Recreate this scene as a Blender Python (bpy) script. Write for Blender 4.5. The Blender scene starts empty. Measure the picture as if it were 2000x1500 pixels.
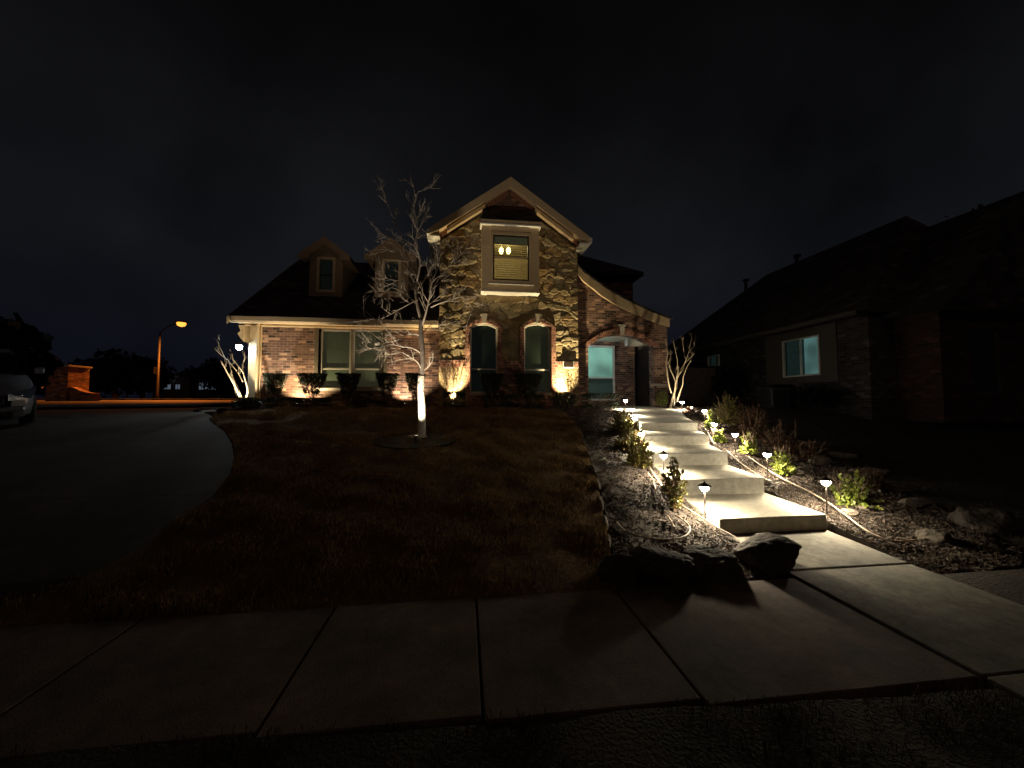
import bpy, math, random
import numpy as np
from mathutils import Vector, Matrix, noise
from mathutils.geometry import tessellate_polygon, delaunay_2d_cdt
R = math.radians
random.seed(7); rng = np.random.default_rng(7)
sc = bpy.context.scene
COL = sc.collection

# ------------------------------------------------------------------ camera
CH = 1.65; YAW = R(7.13); PIT = R(2.75); F = 751.0
fw = Vector((math.sin(YAW)*math.cos(PIT), math.cos(YAW)*math.cos(PIT), math.sin(PIT)))
rt = Vector((math.cos(YAW), -math.sin(YAW), 0)); upv = rt.cross(fw); CP = Vector((0, 0, CH))
cd = bpy.data.cameras.new('camera'); cam = bpy.data.objects.new('camera', cd); COL.objects.link(cam)
cd.sensor_width = 36; cd.lens = 36*F/2000; cd.clip_start = .05; cd.clip_end = 3000
cam.location = CP; cam.rotation_euler = (math.pi/2+PIT, 0, -YAW)
sc.camera = cam
def ray(x, y): return fw + rt*((x-1000)/F) - upv*((y-750)/F)
def at(x, y, Y):                      # survey: point seen at (x,y) on the plane of depth Y
    d = ray(x, y); return CP + d*(Y/d.y)
def zg(X, Y):                         # terrain height
    if Y < 3.35: return 0.0
    if Y < 12: return .17*(Y-3.35)
    if Y < 60: return 1.4705 + .016*(Y-12)
    return 2.2385
def gp(x, y):                         # ground point
    d = ray(x, y); lo, hi = .5, 200.
    for _ in range(60):
        m = (lo+hi)/2; p = CP+d*(m/d.y)
        if p.z > zg(p.x, p.y): lo = m
        else: hi = m
    return CP+d*(lo/d.y)

# ------------------------------------------------------------------ materials
def mat(name, base=(.5,.5,.5), rough=.8, metal=0, spec=.5, var=0, vscale=8, bump=0, bscale=40, base2=None, bdist=.02, emit=None, es=0, detail=6, stain=0):
    m = bpy.data.materials.new(name); m.use_nodes = True; nt = m.node_tree; b = nt.nodes['Principled BSDF']
    b.inputs['Base Color'].default_value = (*base, 1); b.inputs['Roughness'].default_value = rough
    b.inputs['Metallic'].default_value = metal; b.inputs['Specular IOR Level'].default_value = spec
    g = nt.nodes.new('ShaderNodeNewGeometry')
    if var or base2:
        n = nt.nodes.new('ShaderNodeTexNoise'); n.inputs['Scale'].default_value = vscale; n.inputs['Detail'].default_value = detail
        n.inputs['Roughness'].default_value = .65
        nt.links.new(g.outputs['Position'], n.inputs['Vector'])
        r = nt.nodes.new('ShaderNodeValToRGB'); r.color_ramp.elements[0].position = .32; r.color_ramp.elements[1].position = .68
        b2 = base2 or tuple(min(1, c*(1+var)) for c in base); b1 = base if base2 else tuple(c*(1-var) for c in base)
        r.color_ramp.elements[0].color = (*b1, 1); r.color_ramp.elements[1].color = (*b2, 1)
        nt.links.new(n.outputs['Fac'], r.inputs[0]); nt.links.new(r.outputs[0], b.inputs['Base Color'])
    if stain:
        n5 = nt.nodes.new('ShaderNodeTexNoise'); n5.inputs['Scale'].default_value = 14; n5.inputs['Detail'].default_value = 9; n5.inputs['Roughness'].default_value = .75
        n6 = nt.nodes.new('ShaderNodeTexVoronoi'); n6.feature = 'F1'; n6.inputs['Scale'].default_value = 5
        nt.links.new(g.outputs['Position'], n5.inputs['Vector']); nt.links.new(g.outputs['Position'], n6.inputs['Vector'])
        m5 = nt.nodes.new('ShaderNodeMapRange'); m5.inputs[1].default_value = .35; m5.inputs[2].default_value = .65; m5.inputs[3].default_value = 1-stain; m5.inputs[4].default_value = 1+stain*.4
        m6 = nt.nodes.new('ShaderNodeMapRange'); m6.inputs[1].default_value = .04; m6.inputs[2].default_value = .10; m6.inputs[3].default_value = .55; m6.inputs[4].default_value = 1
        mm = nt.nodes.new('ShaderNodeMath'); mm.operation = 'MULTIPLY'; vs = nt.nodes.new('ShaderNodeVectorMath'); vs.operation = 'SCALE'
        nt.links.new(n5.outputs['Fac'], m5.inputs[0]); nt.links.new(n6.outputs['Distance'], m6.inputs[0]); nt.links.new(m5.outputs[0], mm.inputs[0]); nt.links.new(m6.outputs[0], mm.inputs[1])
        nt.links.new(r.outputs[0], vs.inputs[0]); nt.links.new(mm.outputs[0], vs.inputs['Scale']); nt.links.new(vs.outputs[0], b.inputs['Base Color'])
    if bump:
        n2 = nt.nodes.new('ShaderNodeTexNoise'); n2.inputs['Scale'].default_value = bscale; n2.inputs['Detail'].default_value = 5
        nt.links.new(g.outputs['Position'], n2.inputs['Vector'])
        bp = nt.nodes.new('ShaderNodeBump'); bp.inputs['Strength'].default_value = bump; bp.inputs['Distance'].default_value = bdist
        nt.links.new(n2.outputs['Fac'], bp.inputs['Height']); nt.links.new(bp.outputs[0], b.inputs['Normal'])
    if emit:
        b.inputs['Emission Color'].default_value = (*emit, 1); b.inputs['Emission Strength'].default_value = es
    return m
def brick(name, c1, c2, mortar, w=.24, h=.085, ms=.007, swap=False, rowlock=False):
    m = bpy.data.materials.new(name); m.use_nodes = True; nt = m.node_tree; N = nt.nodes; L = nt.links; b = N['Principled BSDF']
    b.inputs['Roughness'].default_value = .88
    g = N.new('ShaderNodeNewGeometry'); sx = N.new('ShaderNodeSeparateXYZ'); L.new(g.outputs['Position'], sx.inputs[0])
    ad = N.new('ShaderNodeMath'); L.new(sx.outputs[0], ad.inputs[0]); L.new(sx.outputs[1], ad.inputs[1])
    cx = N.new('ShaderNodeCombineXYZ'); L.new(ad.outputs[0], cx.inputs[0]); L.new(sx.outputs[2], cx.inputs[1])
    t = N.new('ShaderNodeTexBrick'); t.inputs['Scale'].default_value = 1; t.inputs['Brick Width'].default_value = w; t.inputs['Row Height'].default_value = h
    t.inputs['Mortar Size'].default_value = ms; t.inputs['Mortar Smooth'].default_value = .15; t.inputs['Bias'].default_value = 0
    t.inputs['Color1'].default_value = (0,0,0,1); t.inputs['Color2'].default_value = (1,1,1,1); t.inputs['Mortar'].default_value = (.5,.5,.5,1)
    L.new(cx.outputs[0], t.inputs['Vector'])
    rp = N.new('ShaderNodeValToRGB'); e = rp.color_ramp.elements
    e[0].position = 0; e[0].color = (*[c*.35 for c in c1], 1); e[1].position = 1; e[1].color = (*c2, 1)
    for p, c in ((.12, c1), (.5, tuple((a+d)/2 for a, d in zip(c1, c2))), (.8, c1), (.88, tuple(min(.6, v*1.6) for v in c2))):
        q = e.new(p); q.color = (*c, 1)
    rp.color_ramp.interpolation = 'CONSTANT'
    L.new(t.outputs['Color'], rp.inputs[0])
    n = N.new('ShaderNodeTexNoise'); n.inputs['Scale'].default_value = 3.; n.inputs['Detail'].default_value = 8; L.new(g.outputs['Position'], n.inputs['Vector'])
    mr = N.new('ShaderNodeMapRange'); mr.inputs[1].default_value = .3; mr.inputs[2].default_value = .7; mr.inputs[3].default_value = .7; mr.inputs[4].default_value = 1.25
    L.new(n.outputs['Fac'], mr.inputs[0])
    mx = N.new('ShaderNodeMix'); mx.data_type = 'RGBA'; L.new(t.outputs['Fac'], mx.inputs['Factor']); L.new(rp.outputs[0], mx.inputs['A']); mx.inputs['B'].default_value = (*mortar, 1)
    mu = N.new('ShaderNodeVectorMath'); mu.operation = 'SCALE'; L.new(mx.outputs['Result'], mu.inputs[0]); L.new(mr.outputs[0], mu.inputs['Scale'])
    L.new(mu.outputs[0], b.inputs['Base Color'])
    n2 = N.new('ShaderNodeTexNoise'); n2.inputs['Scale'].default_value = 60; L.new(g.outputs['Position'], n2.inputs['Vector'])
    hm = N.new('ShaderNodeMath'); hm.operation = 'MULTIPLY_ADD'; L.new(t.outputs['Fac'], hm.inputs[0]); hm.inputs[1].default_value = -1.0
    n3 = N.new('ShaderNodeMath'); n3.operation = 'MULTIPLY'; L.new(n2.outputs['Fac'], n3.inputs[0]); n3.inputs[1].default_value = .5; L.new(n3.outputs[0], hm.inputs[2])
    bp = N.new('ShaderNodeBump'); bp.inputs['Strength'].default_value = .8; bp.inputs['Distance'].default_value = .012
    L.new(hm.outputs[0], bp.inputs['Height']); L.new(bp.outputs[0], b.inputs['Normal'])
    return m
def shingle(name, c):
    m = brick(name, c, tuple(v*1.7 for v in c), tuple(v*.5 for v in c), w=.3, h=.14, ms=.006); return m
def glassm(name, tint=(.9,.95,.93), refl=.12):
    m = bpy.data.materials.new(name); m.use_nodes = True; nt = m.node_tree; N = nt.nodes; L = nt.links
    for n in list(N): N.remove(n)
    o = N.new('ShaderNodeOutputMaterial'); t = N.new('ShaderNodeBsdfTransparent'); t.inputs[0].default_value = (*tint, 1)
    g = N.new('ShaderNodeBsdfGlossy'); g.inputs['Roughness'].default_value = .03; fr = N.new('ShaderNodeFresnel'); fr.inputs[0].default_value = 1.5
    ad = N.new('ShaderNodeMath'); L.new(fr.outputs[0], ad.inputs[0]); ad.inputs[1].default_value = refl*.3
    gq = N.new('ShaderNodeNewGeometry'); iv = N.new('ShaderNodeMath'); iv.operation = 'SUBTRACT'; iv.inputs[0].default_value = 1; L.new(gq.outputs['Backfacing'], iv.inputs[1])
    mt = N.new('ShaderNodeMath'); mt.operation = 'MULTIPLY'; L.new(ad.outputs[0], mt.inputs[0]); L.new(iv.outputs[0], mt.inputs[1])
    mx = N.new('ShaderNodeMixShader'); L.new(mt.outputs[0], mx.inputs[0]); L.new(t.outputs[0], mx.inputs[1]); L.new(g.outputs[0], mx.inputs[2]); L.new(mx.outputs[0], o.inputs[0])
    return m
def leafm(name, c, c2, rough=.5):
    m = bpy.data.materials.new(name); m.use_nodes = True; nt = m.node_tree; N = nt.nodes; L = nt.links; b = N['Principled BSDF']
    g = N.new('ShaderNodeNewGeometry'); r = N.new('ShaderNodeValToRGB'); r.color_ramp.elements[0].color = (*c, 1); r.color_ramp.elements[1].color = (*c2, 1)
    L.new(g.outputs['Random Per Island'], r.inputs[0]); L.new(r.outputs[0], b.inputs['Base Color']); b.inputs['Roughness'].default_value = rough
    tr = N.new('ShaderNodeBsdfTranslucent'); L.new(r.outputs[0], tr.inputs[0]); mx = N.new('ShaderNodeMixShader'); mx.inputs[0].default_value = .3
    L.new(b.outputs[0], mx.inputs[1]); L.new(tr.outputs[0], mx.inputs[2]); L.new(mx.outputs[0], N['Material Output'].inputs[0])
    return m
def glowm(name, c, s):
    m = bpy.data.materials.new(name); m.use_nodes = True; nt = m.node_tree; N = nt.nodes
    e = N.new('ShaderNodeEmission'); e.inputs[0].default_value = (*c, 1); e.inputs[1].default_value = s
    nt.links.new(e.outputs[0], N['Material Output'].inputs[0]); return m
M = dict(
    brick=brick('house_brick', (.12,.058,.042), (.25,.145,.095), (.24,.195,.15)),
    brick2=brick('surround_brick', (.20,.055,.03), (.30,.11,.07), (.30,.25,.20), w=.075, h=.1, ms=.008),
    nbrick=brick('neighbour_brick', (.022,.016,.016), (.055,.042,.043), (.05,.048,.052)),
    stone=mat('limestone', (.22,.16,.09), .9, base2=(.50,.42,.29), vscale=2.6, bump=.5, bscale=30, bdist=.02),
    mortar=mat('mortar', (.12,.095,.06), .95, var=.2, vscale=20, bump=.3),
    trim=mat('cream_paint', (.50,.38,.23), .55, var=.06, vscale=5, bump=.08, bscale=25),
    stucco=mat('cream_siding', (.24,.165,.105), .8, var=.12, vscale=12, bump=.3, bscale=60, bdist=.006),
    olivetrim=mat('olive_trim', (.10,.085,.055), .6, var=.1),  # dark olive colour of the window posts and side trim
    vinyl=mat('window_vinyl', (.30,.28,.22), .5, var=.05, vscale=6),
    white=mat('white_paint', (.62,.60,.54), .5, var=.05, vscale=6),
    cast=mat('cast_stone', (.5,.45,.36), .8, var=.12, vscale=14, bump=.2),
    roof=shingle('asphalt_shingle', (.030,.026,.026)),
    glass=glassm('window_glass'),
    blind=mat('blind_green', (.11,.12,.075), .7, var=.1, vscale=2, emit=(1,.85,.5), es=.022),  # faint emission stands in for room light leaking through
    blindd=mat('blind_dark', (.012,.016,.014), .7, emit=(.7,1,.8), es=.003),  # trace of room glow put into the blind's emission
    blindm=mat('blind_olive', (.06,.07,.045), .7, var=.1, vscale=2, emit=(1,1,.6), es=.009),  # weak emission in place of dim light from indoors
    dark=mat('dark_interior', (.006,.006,.006), .9),
    door=mat('dark_door', (.012,.01,.01), .4),
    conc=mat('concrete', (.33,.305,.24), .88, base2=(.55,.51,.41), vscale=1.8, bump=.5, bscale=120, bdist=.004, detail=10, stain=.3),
    concdim=mat('dimmed_concrete', (.075,.07,.055), .9, base2=(.19,.175,.14), vscale=1.6, bump=.6, bscale=100, bdist=.005, detail=10, stain=.45),  # walk concrete darkened for weaker lamp light on the lower slabs
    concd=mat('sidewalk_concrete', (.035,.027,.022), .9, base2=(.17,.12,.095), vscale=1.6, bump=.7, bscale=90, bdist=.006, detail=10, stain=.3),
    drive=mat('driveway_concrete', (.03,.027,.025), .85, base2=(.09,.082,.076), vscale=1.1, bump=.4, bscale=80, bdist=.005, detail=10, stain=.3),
    asphalt=mat('asphalt', (.10,.09,.085), .85, var=.3, vscale=3, bump=.4, bscale=120, bdist=.005),
    soil=mat('soil', (.045,.033,.022), .95, var=.5, vscale=3, bump=.8, bscale=20, bdist=.04),
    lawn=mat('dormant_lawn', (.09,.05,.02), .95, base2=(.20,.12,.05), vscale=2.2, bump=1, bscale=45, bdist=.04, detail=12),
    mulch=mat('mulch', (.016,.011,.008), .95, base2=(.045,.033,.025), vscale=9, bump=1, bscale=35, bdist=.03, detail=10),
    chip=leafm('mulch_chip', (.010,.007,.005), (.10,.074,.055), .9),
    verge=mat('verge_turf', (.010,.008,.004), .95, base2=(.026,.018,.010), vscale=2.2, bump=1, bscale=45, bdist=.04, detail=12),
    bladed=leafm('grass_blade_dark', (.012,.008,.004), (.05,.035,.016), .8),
    blade=leafm('grass_blade', (.05,.03,.012), (.38,.24,.10), .8),
    rock=mat('boulder', (.02,.016,.012), .9, base2=(.075,.06,.045), vscale=5, bump=.8, bscale=14, bdist=.05),
    edge=mat('edging_stone', (.2,.17,.12), .9, base2=(.38,.33,.24), vscale=9, bump=.8, bscale=25, bdist=.03),
    bstone=mat('border_stone', (.06,.05,.035), .9, base2=(.16,.13,.10), vscale=9, bump=.9, bscale=22, bdist=.04),
    bark=mat('pale_bark', (.33,.29,.23), .8, base2=(.5,.46,.38), vscale=14, bump=.4, bscale=50, bdist=.01),
    bark2=mat('twig_bark', (.40,.34,.27), .85, var=.3, vscale=20),
    myrtle=mat('smooth_tan_bark', (.40,.31,.2), .6, base2=(.58,.48,.34), vscale=9, bump=.3, bscale=30, bdist=.01),
    stem=mat('shrub_stem', (.12,.08,.05), .9, var=.3, vscale=20),
    leafg=leafm('leaf_green', (.05,.085,.012), (.30,.33,.05)),
    leafd=leafm('leaf_dark', (.012,.018,.008), (.035,.04,.018)),
    leafr=leafm('leaf_red', (.03,.011,.006), (.085,.04,.014)),
    leafm=leafm('leaf_mixed', (.085,.03,.012), (.17,.19,.035)),
    leafp=leafm('petal_pink', (.3,.12,.09), (.5,.32,.25)),
    bronze=mat('bronze_metal', (.03,.02,.016), .55, metal=.6),
    black=mat('black_metal', (.015,.015,.015), .5, metal=.3),
    hose=mat('tan_tubing', (.26,.19,.13), .6),
    pole=mat('galvanised_pole', (.014,.014,.014), .55, metal=.3),
    paint=mat('silver_paint', (.30,.32,.36), .3, metal=.6),
    rubber=mat('rubber', (.012,.012,.012), .85),
    chrome=mat('chrome', (.6,.62,.65), .12, metal=1),
    cglass=mat('car_glass', (.006,.007,.008), .06, spec=.8),
    far=mat('far_wall', (.05,.045,.04), .9, var=.2),
    leaff=leafm('leaf_far', (.0015,.002,.001), (.004,.0045,.003)),
    bulbw=glowm('lamp_warm_white', (1,.88,.68), 270),
    bulbo=glowm('lamp_sodium', (1,.34,.05), 2.3),
    bulbc=glowm('lamp_cool_white', (.75,.93,1), 90),
    bulby=glowm('lamp_yellow', (1,.78,.25), 9),
    uplens=glowm('uplight_lens', (1,.85,.6), 8),
)

# ------------------------------------------------------------------ mesh helpers
class MB:
    def __init__(s): s.v = []; s.f = []
    def add(s, vs, fs):
        o = len(s.v); s.v += [tuple(v) for v in vs]; s.f += [tuple(i+o for i in f) for f in fs]; return s
    def box(s, x0, x1, y0, y1, z0, z1):
        if x0 > x1: x0, x1 = x1, x0
        if y0 > y1: y0, y1 = y1, y0
        if z0 > z1: z0, z1 = z1, z0
        return s.add([(x0,y0,z0),(x1,y0,z0),(x1,y1,z0),(x0,y1,z0),(x0,y0,z1),(x1,y0,z1),(x1,y1,z1),(x0,y1,z1)],
                     [(0,3,2,1),(4,5,6,7),(0,1,5,4),(1,2,6,5),(2,3,7,6),(3,0,4,7)])
    def prism(s, poly, y0, y1, holes=()):          # polygon in X,Z extruded along Y
        loops = [[Vector((p[0], p[1], 0)) for p in poly]]+[[Vector((p[0], p[1], 0)) for p in h] for h in holes]
        flat = [p for l in loops for p in l]; n = len(flat); o = len(s.v)
        s.v += [(p.x, y0, p.y) for p in flat]+[(p.x, y1, p.y) for p in flat]
        for t in tessellate_polygon(loops):
            s.f.append((o+t[0], o+t[1], o+t[2])); s.f.append((o+n+t[2], o+n+t[1], o+n+t[0]))
        k = 0
        for l in loops:
            m = len(l)
            for i in range(m):
                a = k+i; b = k+(i+1) % m; s.f.append((o+a, o+b, o+n+b, o+n+a))
            k += m
        return s
    def prismx(s, poly, x0, x1):                    # polygon in Y,Z extruded along X
        n = len(poly); o = len(s.v)
        s.v += [(x0, p[0], p[1]) for p in poly]+[(x1, p[0], p[1]) for p in poly]
        s.f += [tuple(o+i for i in range(n)), tuple(o+n+i for i in reversed(range(n)))]
        s.f += [(o+i, o+(i+1) % n, o+n+(i+1) % n, o+n+i) for i in range(n)]
        return s
    def tube(s, pts, rad, seg=6, cap=True):
        pts = [Vector(p) for p in pts]; n = len(pts)
        if not hasattr(rad, '__len__'): rad = [rad]*n
        rings = []; prev = None
        for i, p in enumerate(pts):
            d = (pts[min(i+1, n-1)]-pts[max(i-1, 0)]).normalized()
            if prev is None:
                a = d.cross(Vector((0, 0, 1)) if abs(d.z) < .9 else Vector((1, 0, 0))).normalized()
            else:
                a = (prev-d*prev.dot(d)); a = a.normalized() if a.length > 1e-6 else d.orthogonal().normalized()
            prev = a; b = d.cross(a)
            rings.append([p+(a*math.cos(6.28318*k/seg)+b*math.sin(6.28318*k/seg))*rad[i] for k in range(seg)])
        o = len(s.v)
        for r in rings: s.v += [tuple(v) for v in r]
        for i in range(n-1):
            for k in range(seg):
                a = o+i*seg+k; b = o+i*seg+(k+1) % seg; s.f.append((a, b, b+seg, a+seg))
        if cap:
            s.f.append(tuple(o+k for k in reversed(range(seg)))); s.f.append(tuple(o+(n-1)*seg+k for k in range(seg)))
        return s
    def lathe(s, prof, c, seg=16):                  # prof (r,z)
        o = len(s.v)
        for r, z in prof:
            s.v += [(c[0]+r*math.cos(6.28318*k/seg), c[1]+r*math.sin(6.28318*k/seg), c[2]+z) for k in range(seg)]
        for i in range(len(prof)-1):
            for k in range(seg):
                a = o+i*seg+k; b = o+i*seg+(k+1) % seg; s.f.append((a, b, b+seg, a+seg))
        s.f.append(tuple(o+k for k in reversed(range(seg)))); s.f.append(tuple(o+(len(prof)-1)*seg+k for k in range(seg)))
        return s
    def build(s, name, m, parent=None, smooth=False, bevel=0):
        me = bpy.data.meshes.new(name); me.from_pydata(s.v, [], s.f); me.update(); me.materials.append(m)
        if smooth: me.polygons.foreach_set('use_smooth', [True]*len(me.polygons))
        o = bpy.data.objects.new(name, me); COL.objects.link(o)
        if parent:
            o.parent = parent
            l = world_of(parent); o.matrix_parent_inverse = Matrix.Translation(l).inverted()
        if bevel:
            b = o.modifiers.new('bevel', 'BEVEL'); b.width = bevel; b.segments = 2; b.limit_method = 'ANGLE'
        return o
def world_of(o):
    return o.location.copy() if o.type == 'EMPTY' else Vector((0, 0, 0))
def tag(o, label=None, cat=None, group=None, kind=None):
    if label: o['label'] = label
    if cat: o['category'] = cat
    if group: o['group'] = group
    if kind: o['kind'] = kind
    return o
def empty(name, loc, label=None, cat=None, group=None, kind=None):
    o = bpy.data.objects.new(name, None); COL.objects.link(o); o.location = loc; o.empty_display_size = .1
    return tag(o, label, cat, group, kind)
def light(kind, name, loc, energy, color, parent=None, radius=.03, aim=None, cone=60, blend=.6):
    l = bpy.data.lights.new(name, kind); l.energy = energy; l.color = color
    if kind in ('POINT', 'SPOT'): l.shadow_soft_size = radius
    o = bpy.data.objects.new(name, l); COL.objects.link(o); o.location = loc
    if kind == 'SPOT':
        l.spot_size = R(cone); l.spot_blend = blend
        o.rotation_euler = (Vector(aim)-Vector(loc)).to_track_quat('-Z', 'Y').to_euler()
    if parent:
        o.parent = parent; o.matrix_parent_inverse = Matrix.Translation(world_of(parent)).inverted()
    return o
def quads(name, C, A, B, m, parent=None):           # soup of quads: centre C, half-axes A,B   (N,3)
    n = len(C); V = np.empty((n, 4, 3), np.float32); V[:,0] = C-A-B; V[:,1] = C+A-B; V[:,2] = C+A+B; V[:,3] = C-A+B
    me = bpy.data.meshes.new(name); me.vertices.add(n*4); me.vertices.foreach_set('co', V.reshape(-1))
    me.loops.add(n*4); me.loops.foreach_set('vertex_index', np.arange(n*4, dtype=np.int32))
    me.polygons.add(n); me.polygons.foreach_set('loop_start', np.arange(0, n*4, 4, dtype=np.int32))
    me.update(calc_edges=True); me.materials.append(m)
    o = bpy.data.objects.new(name, me); COL.objects.link(o)
    if parent:
        o.parent = parent; o.matrix_parent_inverse = Matrix.Translation(world_of(parent)).inverted()
    return o
def randdirs(n):
    d = rng.normal(size=(n, 3)); return d/np.linalg.norm(d, axis=1)[:, None]
def inside(poly, x, y):
    c = False; n = len(poly)
    for i in range(n):
        x0, y0 = poly[i][:2]; x1, y1 = poly[(i+1) % n][:2]
        if (y0 > y) != (y1 > y) and x < (x1-x0)*(y-y0)/(y1-y0)+x0: c = not c
    return c
def inside_np(poly, x, y):
    c = np.zeros(len(x), bool); n = len(poly)
    for i in range(n):
        x0, y0 = poly[i][:2]; x1, y1 = poly[(i+1) % n][:2]
        if y0 == y1: continue
        c ^= ((y0 > y) != (y1 > y)) & (x < (x1-x0)*(y-y0)/(y1-y0)+x0)
    return c
def zgn(Y): return np.where(Y < 3.35, 0, np.where(Y < 12, .17*(Y-3.35), np.where(Y < 60, 1.4705+.016*(Y-12), 2.2385)))
def sheet(name, poly, m, step=.3, zoff=.0, amp=0., skirt=.3, kind='structure', nscale=1.5):
    xs = [p[0] for p in poly]; ys = [p[1] for p in poly]
    bpts = []
    for i in range(len(poly)):                       # subdivide border
        a = Vector(poly[i][:2]); b = Vector(poly[(i+1) % len(poly)][:2]); k = max(1, int((b-a).length/step))
        for j in range(k): bpts.append(a.lerp(b, j/k))
    pts = list(bpts); x = min(xs)
    while x < max(xs):
        y = min(ys)
        while y < max(ys):
            px = x+random.uniform(-.2, .2)*step; py = y+random.uniform(-.2, .2)*step
            if inside(poly, px, py): pts.append(Vector((px, py)))
            y += step
        x += step
    nb = len(bpts)
    vs, es, fs, *_ = delaunay_2d_cdt(pts, [], [list(range(nb))], 1, 1e-5)
    def hz(p): return zg(p.x, p.y)+zoff+amp*noise.noise(Vector((p.x*nscale, p.y*nscale, 3)))
    mb = MB(); mb.v = [(p.x, p.y, hz(p)) for p in vs]; mb.f = [tuple(f) for f in fs]
    o = len(mb.v); 
    for p in bpts: mb.v += [(p.x, p.y, hz(p)), (p.x, p.y, hz(p)-skirt)]
    for i in range(nb):
        a = o+2*i; b = o+2*((i+1) % nb); mb.f.append((a, a+1, b+1, b))
    ob = mb.build(name, m); ob['kind'] = kind; return ob
def xz(x, y, Y):
    p = at(x, y, Y); return (p.x, p.z)
def rect(x0, y0, x1, y1, Y):
    ps = [at(a, b, Y) for a in (x0, x1) for b in (y0, y1)]
    return ((ps[0].x+ps[1].x)/2, (ps[2].x+ps[3].x)/2, (ps[1].z+ps[3].z)/2, (ps[0].z+ps[2].z)/2)   # X0,X1,Z0(bottom),Z1(top)

# ------------------------------------------------------------------ ground
mb = MB()
xs = [-400,-150,-80,-50,-30,-20,-14,-10,-6,-3,0,3,6,10,14,20,30,50,80,150,400]
ys = [-200,-60,-30,-10,-3,0,2,3.35,5,7,9,12,16,22,30,45,60,120,400,900]
mb.v = [(x, y, zg(x, y)-.17) for y in ys for x in xs]
w = len(xs); mb.f = [(j*w+i, j*w+i+1, (j+1)*w+i+1, (j+1)*w+i) for j in range(len(ys)-1) for i in range(w-1)]
mb.build('ground', M['soil'])['kind'] = 'structure'

PXL = 3.08; PXR = 4.47                                # entry walk edges at the bottom
# lawn outline
dr_edge = [gp(x, y) for x, y in [(446,806),(418,812),(410,818),(418,826),(440,840),(455,865),(460,892),(452,925),(420,965),(360,1010),(280,1065),(180,1120),(60,1170)]]
ed_px = [(1105,808),(1122,822),(1134,845),(1142,872),(1152,900),(1163,930),(1170,960),(1178,1000),(1186,1040),(1190,1070)]
ed = [gp(x, y) for x, y in ed_px]
lawn_poly = [(p.x, p.y) for p in dr_edge]+[(-9, 3.33)]+[(1.35, 3.33)]+[(p.x, p.y) for p in reversed(ed)]+[(1.5, 12.15),(0, 12.35),(-3, 12.4),(-5.5, 12.2)]
lawn = sheet('lawn', lawn_poly, M['lawn'], .22, .0, .035, .3, nscale=2.)
# verge between pavement and road, in front of the camera
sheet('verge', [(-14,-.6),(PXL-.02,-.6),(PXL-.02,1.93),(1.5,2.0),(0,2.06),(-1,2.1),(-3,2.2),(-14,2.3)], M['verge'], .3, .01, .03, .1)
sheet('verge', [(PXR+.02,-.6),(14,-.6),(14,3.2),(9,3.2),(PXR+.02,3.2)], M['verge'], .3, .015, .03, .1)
# sidewalk slabs
sx = [-14,-12.75,-11.5,-10.25,-9,-7.75,-6.5,-5.25,-4.0,-2.4,-1.01,.11,1.32,PXL-.01]
mb = MB()
for a, b in zip(sx[:-1], sx[1:]):
    ya = 2.08-.03*((a+b)/2); mb.box(a+.008, b-.008, max(1.9, ya), 3.32, -.1, .012+random.uniform(0, .006))
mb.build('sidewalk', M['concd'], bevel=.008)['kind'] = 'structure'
# entry walk: lower slabs
def slabquad(mb, a, b, c, d, z0, t):                  # plan points, top heights z0[i]
    vs = [(p[0], p[1], z0[i]) for i, p in enumerate((a, b, c, d))]; vb = [(p[0], p[1], z0[i]-t) for i, p in enumerate((a, b, c, d))]
    mb.add(vs+vb, [(0,1,2,3),(7,6,5,4),(0,4,5,1),(1,5,6,2),(2,6,7,3),(3,7,4,0)])
mb = MB(); slabquad(mb, (PXL+.01,-.6), (PXR,-.6), (PXR,2.0), (PXL+.01,2.0), [.022]*4, .15)
slabquad(mb, (PXL+.01,2.012), (PXR,2.012), (PXR,3.42), (PXL+.01,3.42), [.022,.022,.03,.03], .15)
slabquad(mb, (PXL+.0,3.45), (PXR+.01,3.45), (4.47,4.55), (3.05,4.55), [.03,.03,.085,.085], .2)
mb.build('path', M['concdim'], bevel=.01)['kind'] = 'structure'
steps = [(4.33,3.05,4.48,.26,.30),(5.38,3.12,4.53,.51,.55),(6.43,3.30,4.71,.745,.785),(7.48,3.66,5.07,.97,1.0),(8.5,4.07,5.48,1.175,1.38)]
ends = [(5.5,3.13,4.55),(6.55,3.33,4.73),(7.6,3.71,5.12),(8.62,4.12,5.53)]
mb = MB()
for i, (Y, xl, xr, z, z2) in enumerate(steps):
    if i < 4:
        Y2, xl2, xr2 = ends[i]; zz = z+.03
        slabquad(mb, (xl, Y), (xr, Y), (xr2, Y2), (xl2, Y2), [z, z, zz, zz], .3)
    else:
        pl = [(4.07,8.5),(4.35,9.4),(4.55,10.4),(4.75,11.6),(4.85,13.5)]; pr = [(5.48,8.5),(5.9,9.6),(6.35,10.6),(6.9,11.5),(6.95,13.5)]
        zs = [1.175,1.24,1.33,1.42,1.48]
        for k in range(4):
            slabquad(mb, pl[k], pr[k], pr[k+1], pl[k+1], [zs[k], zs[k], zs[k+1], zs[k+1]], .3)
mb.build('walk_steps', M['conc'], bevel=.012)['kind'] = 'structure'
tag(bpy.data.objects['walk_steps'], 'pale concrete walk of five broad steps climbing to the porch', None)
bpy.data.objects['walk_steps'].name = 'path.001'
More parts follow.
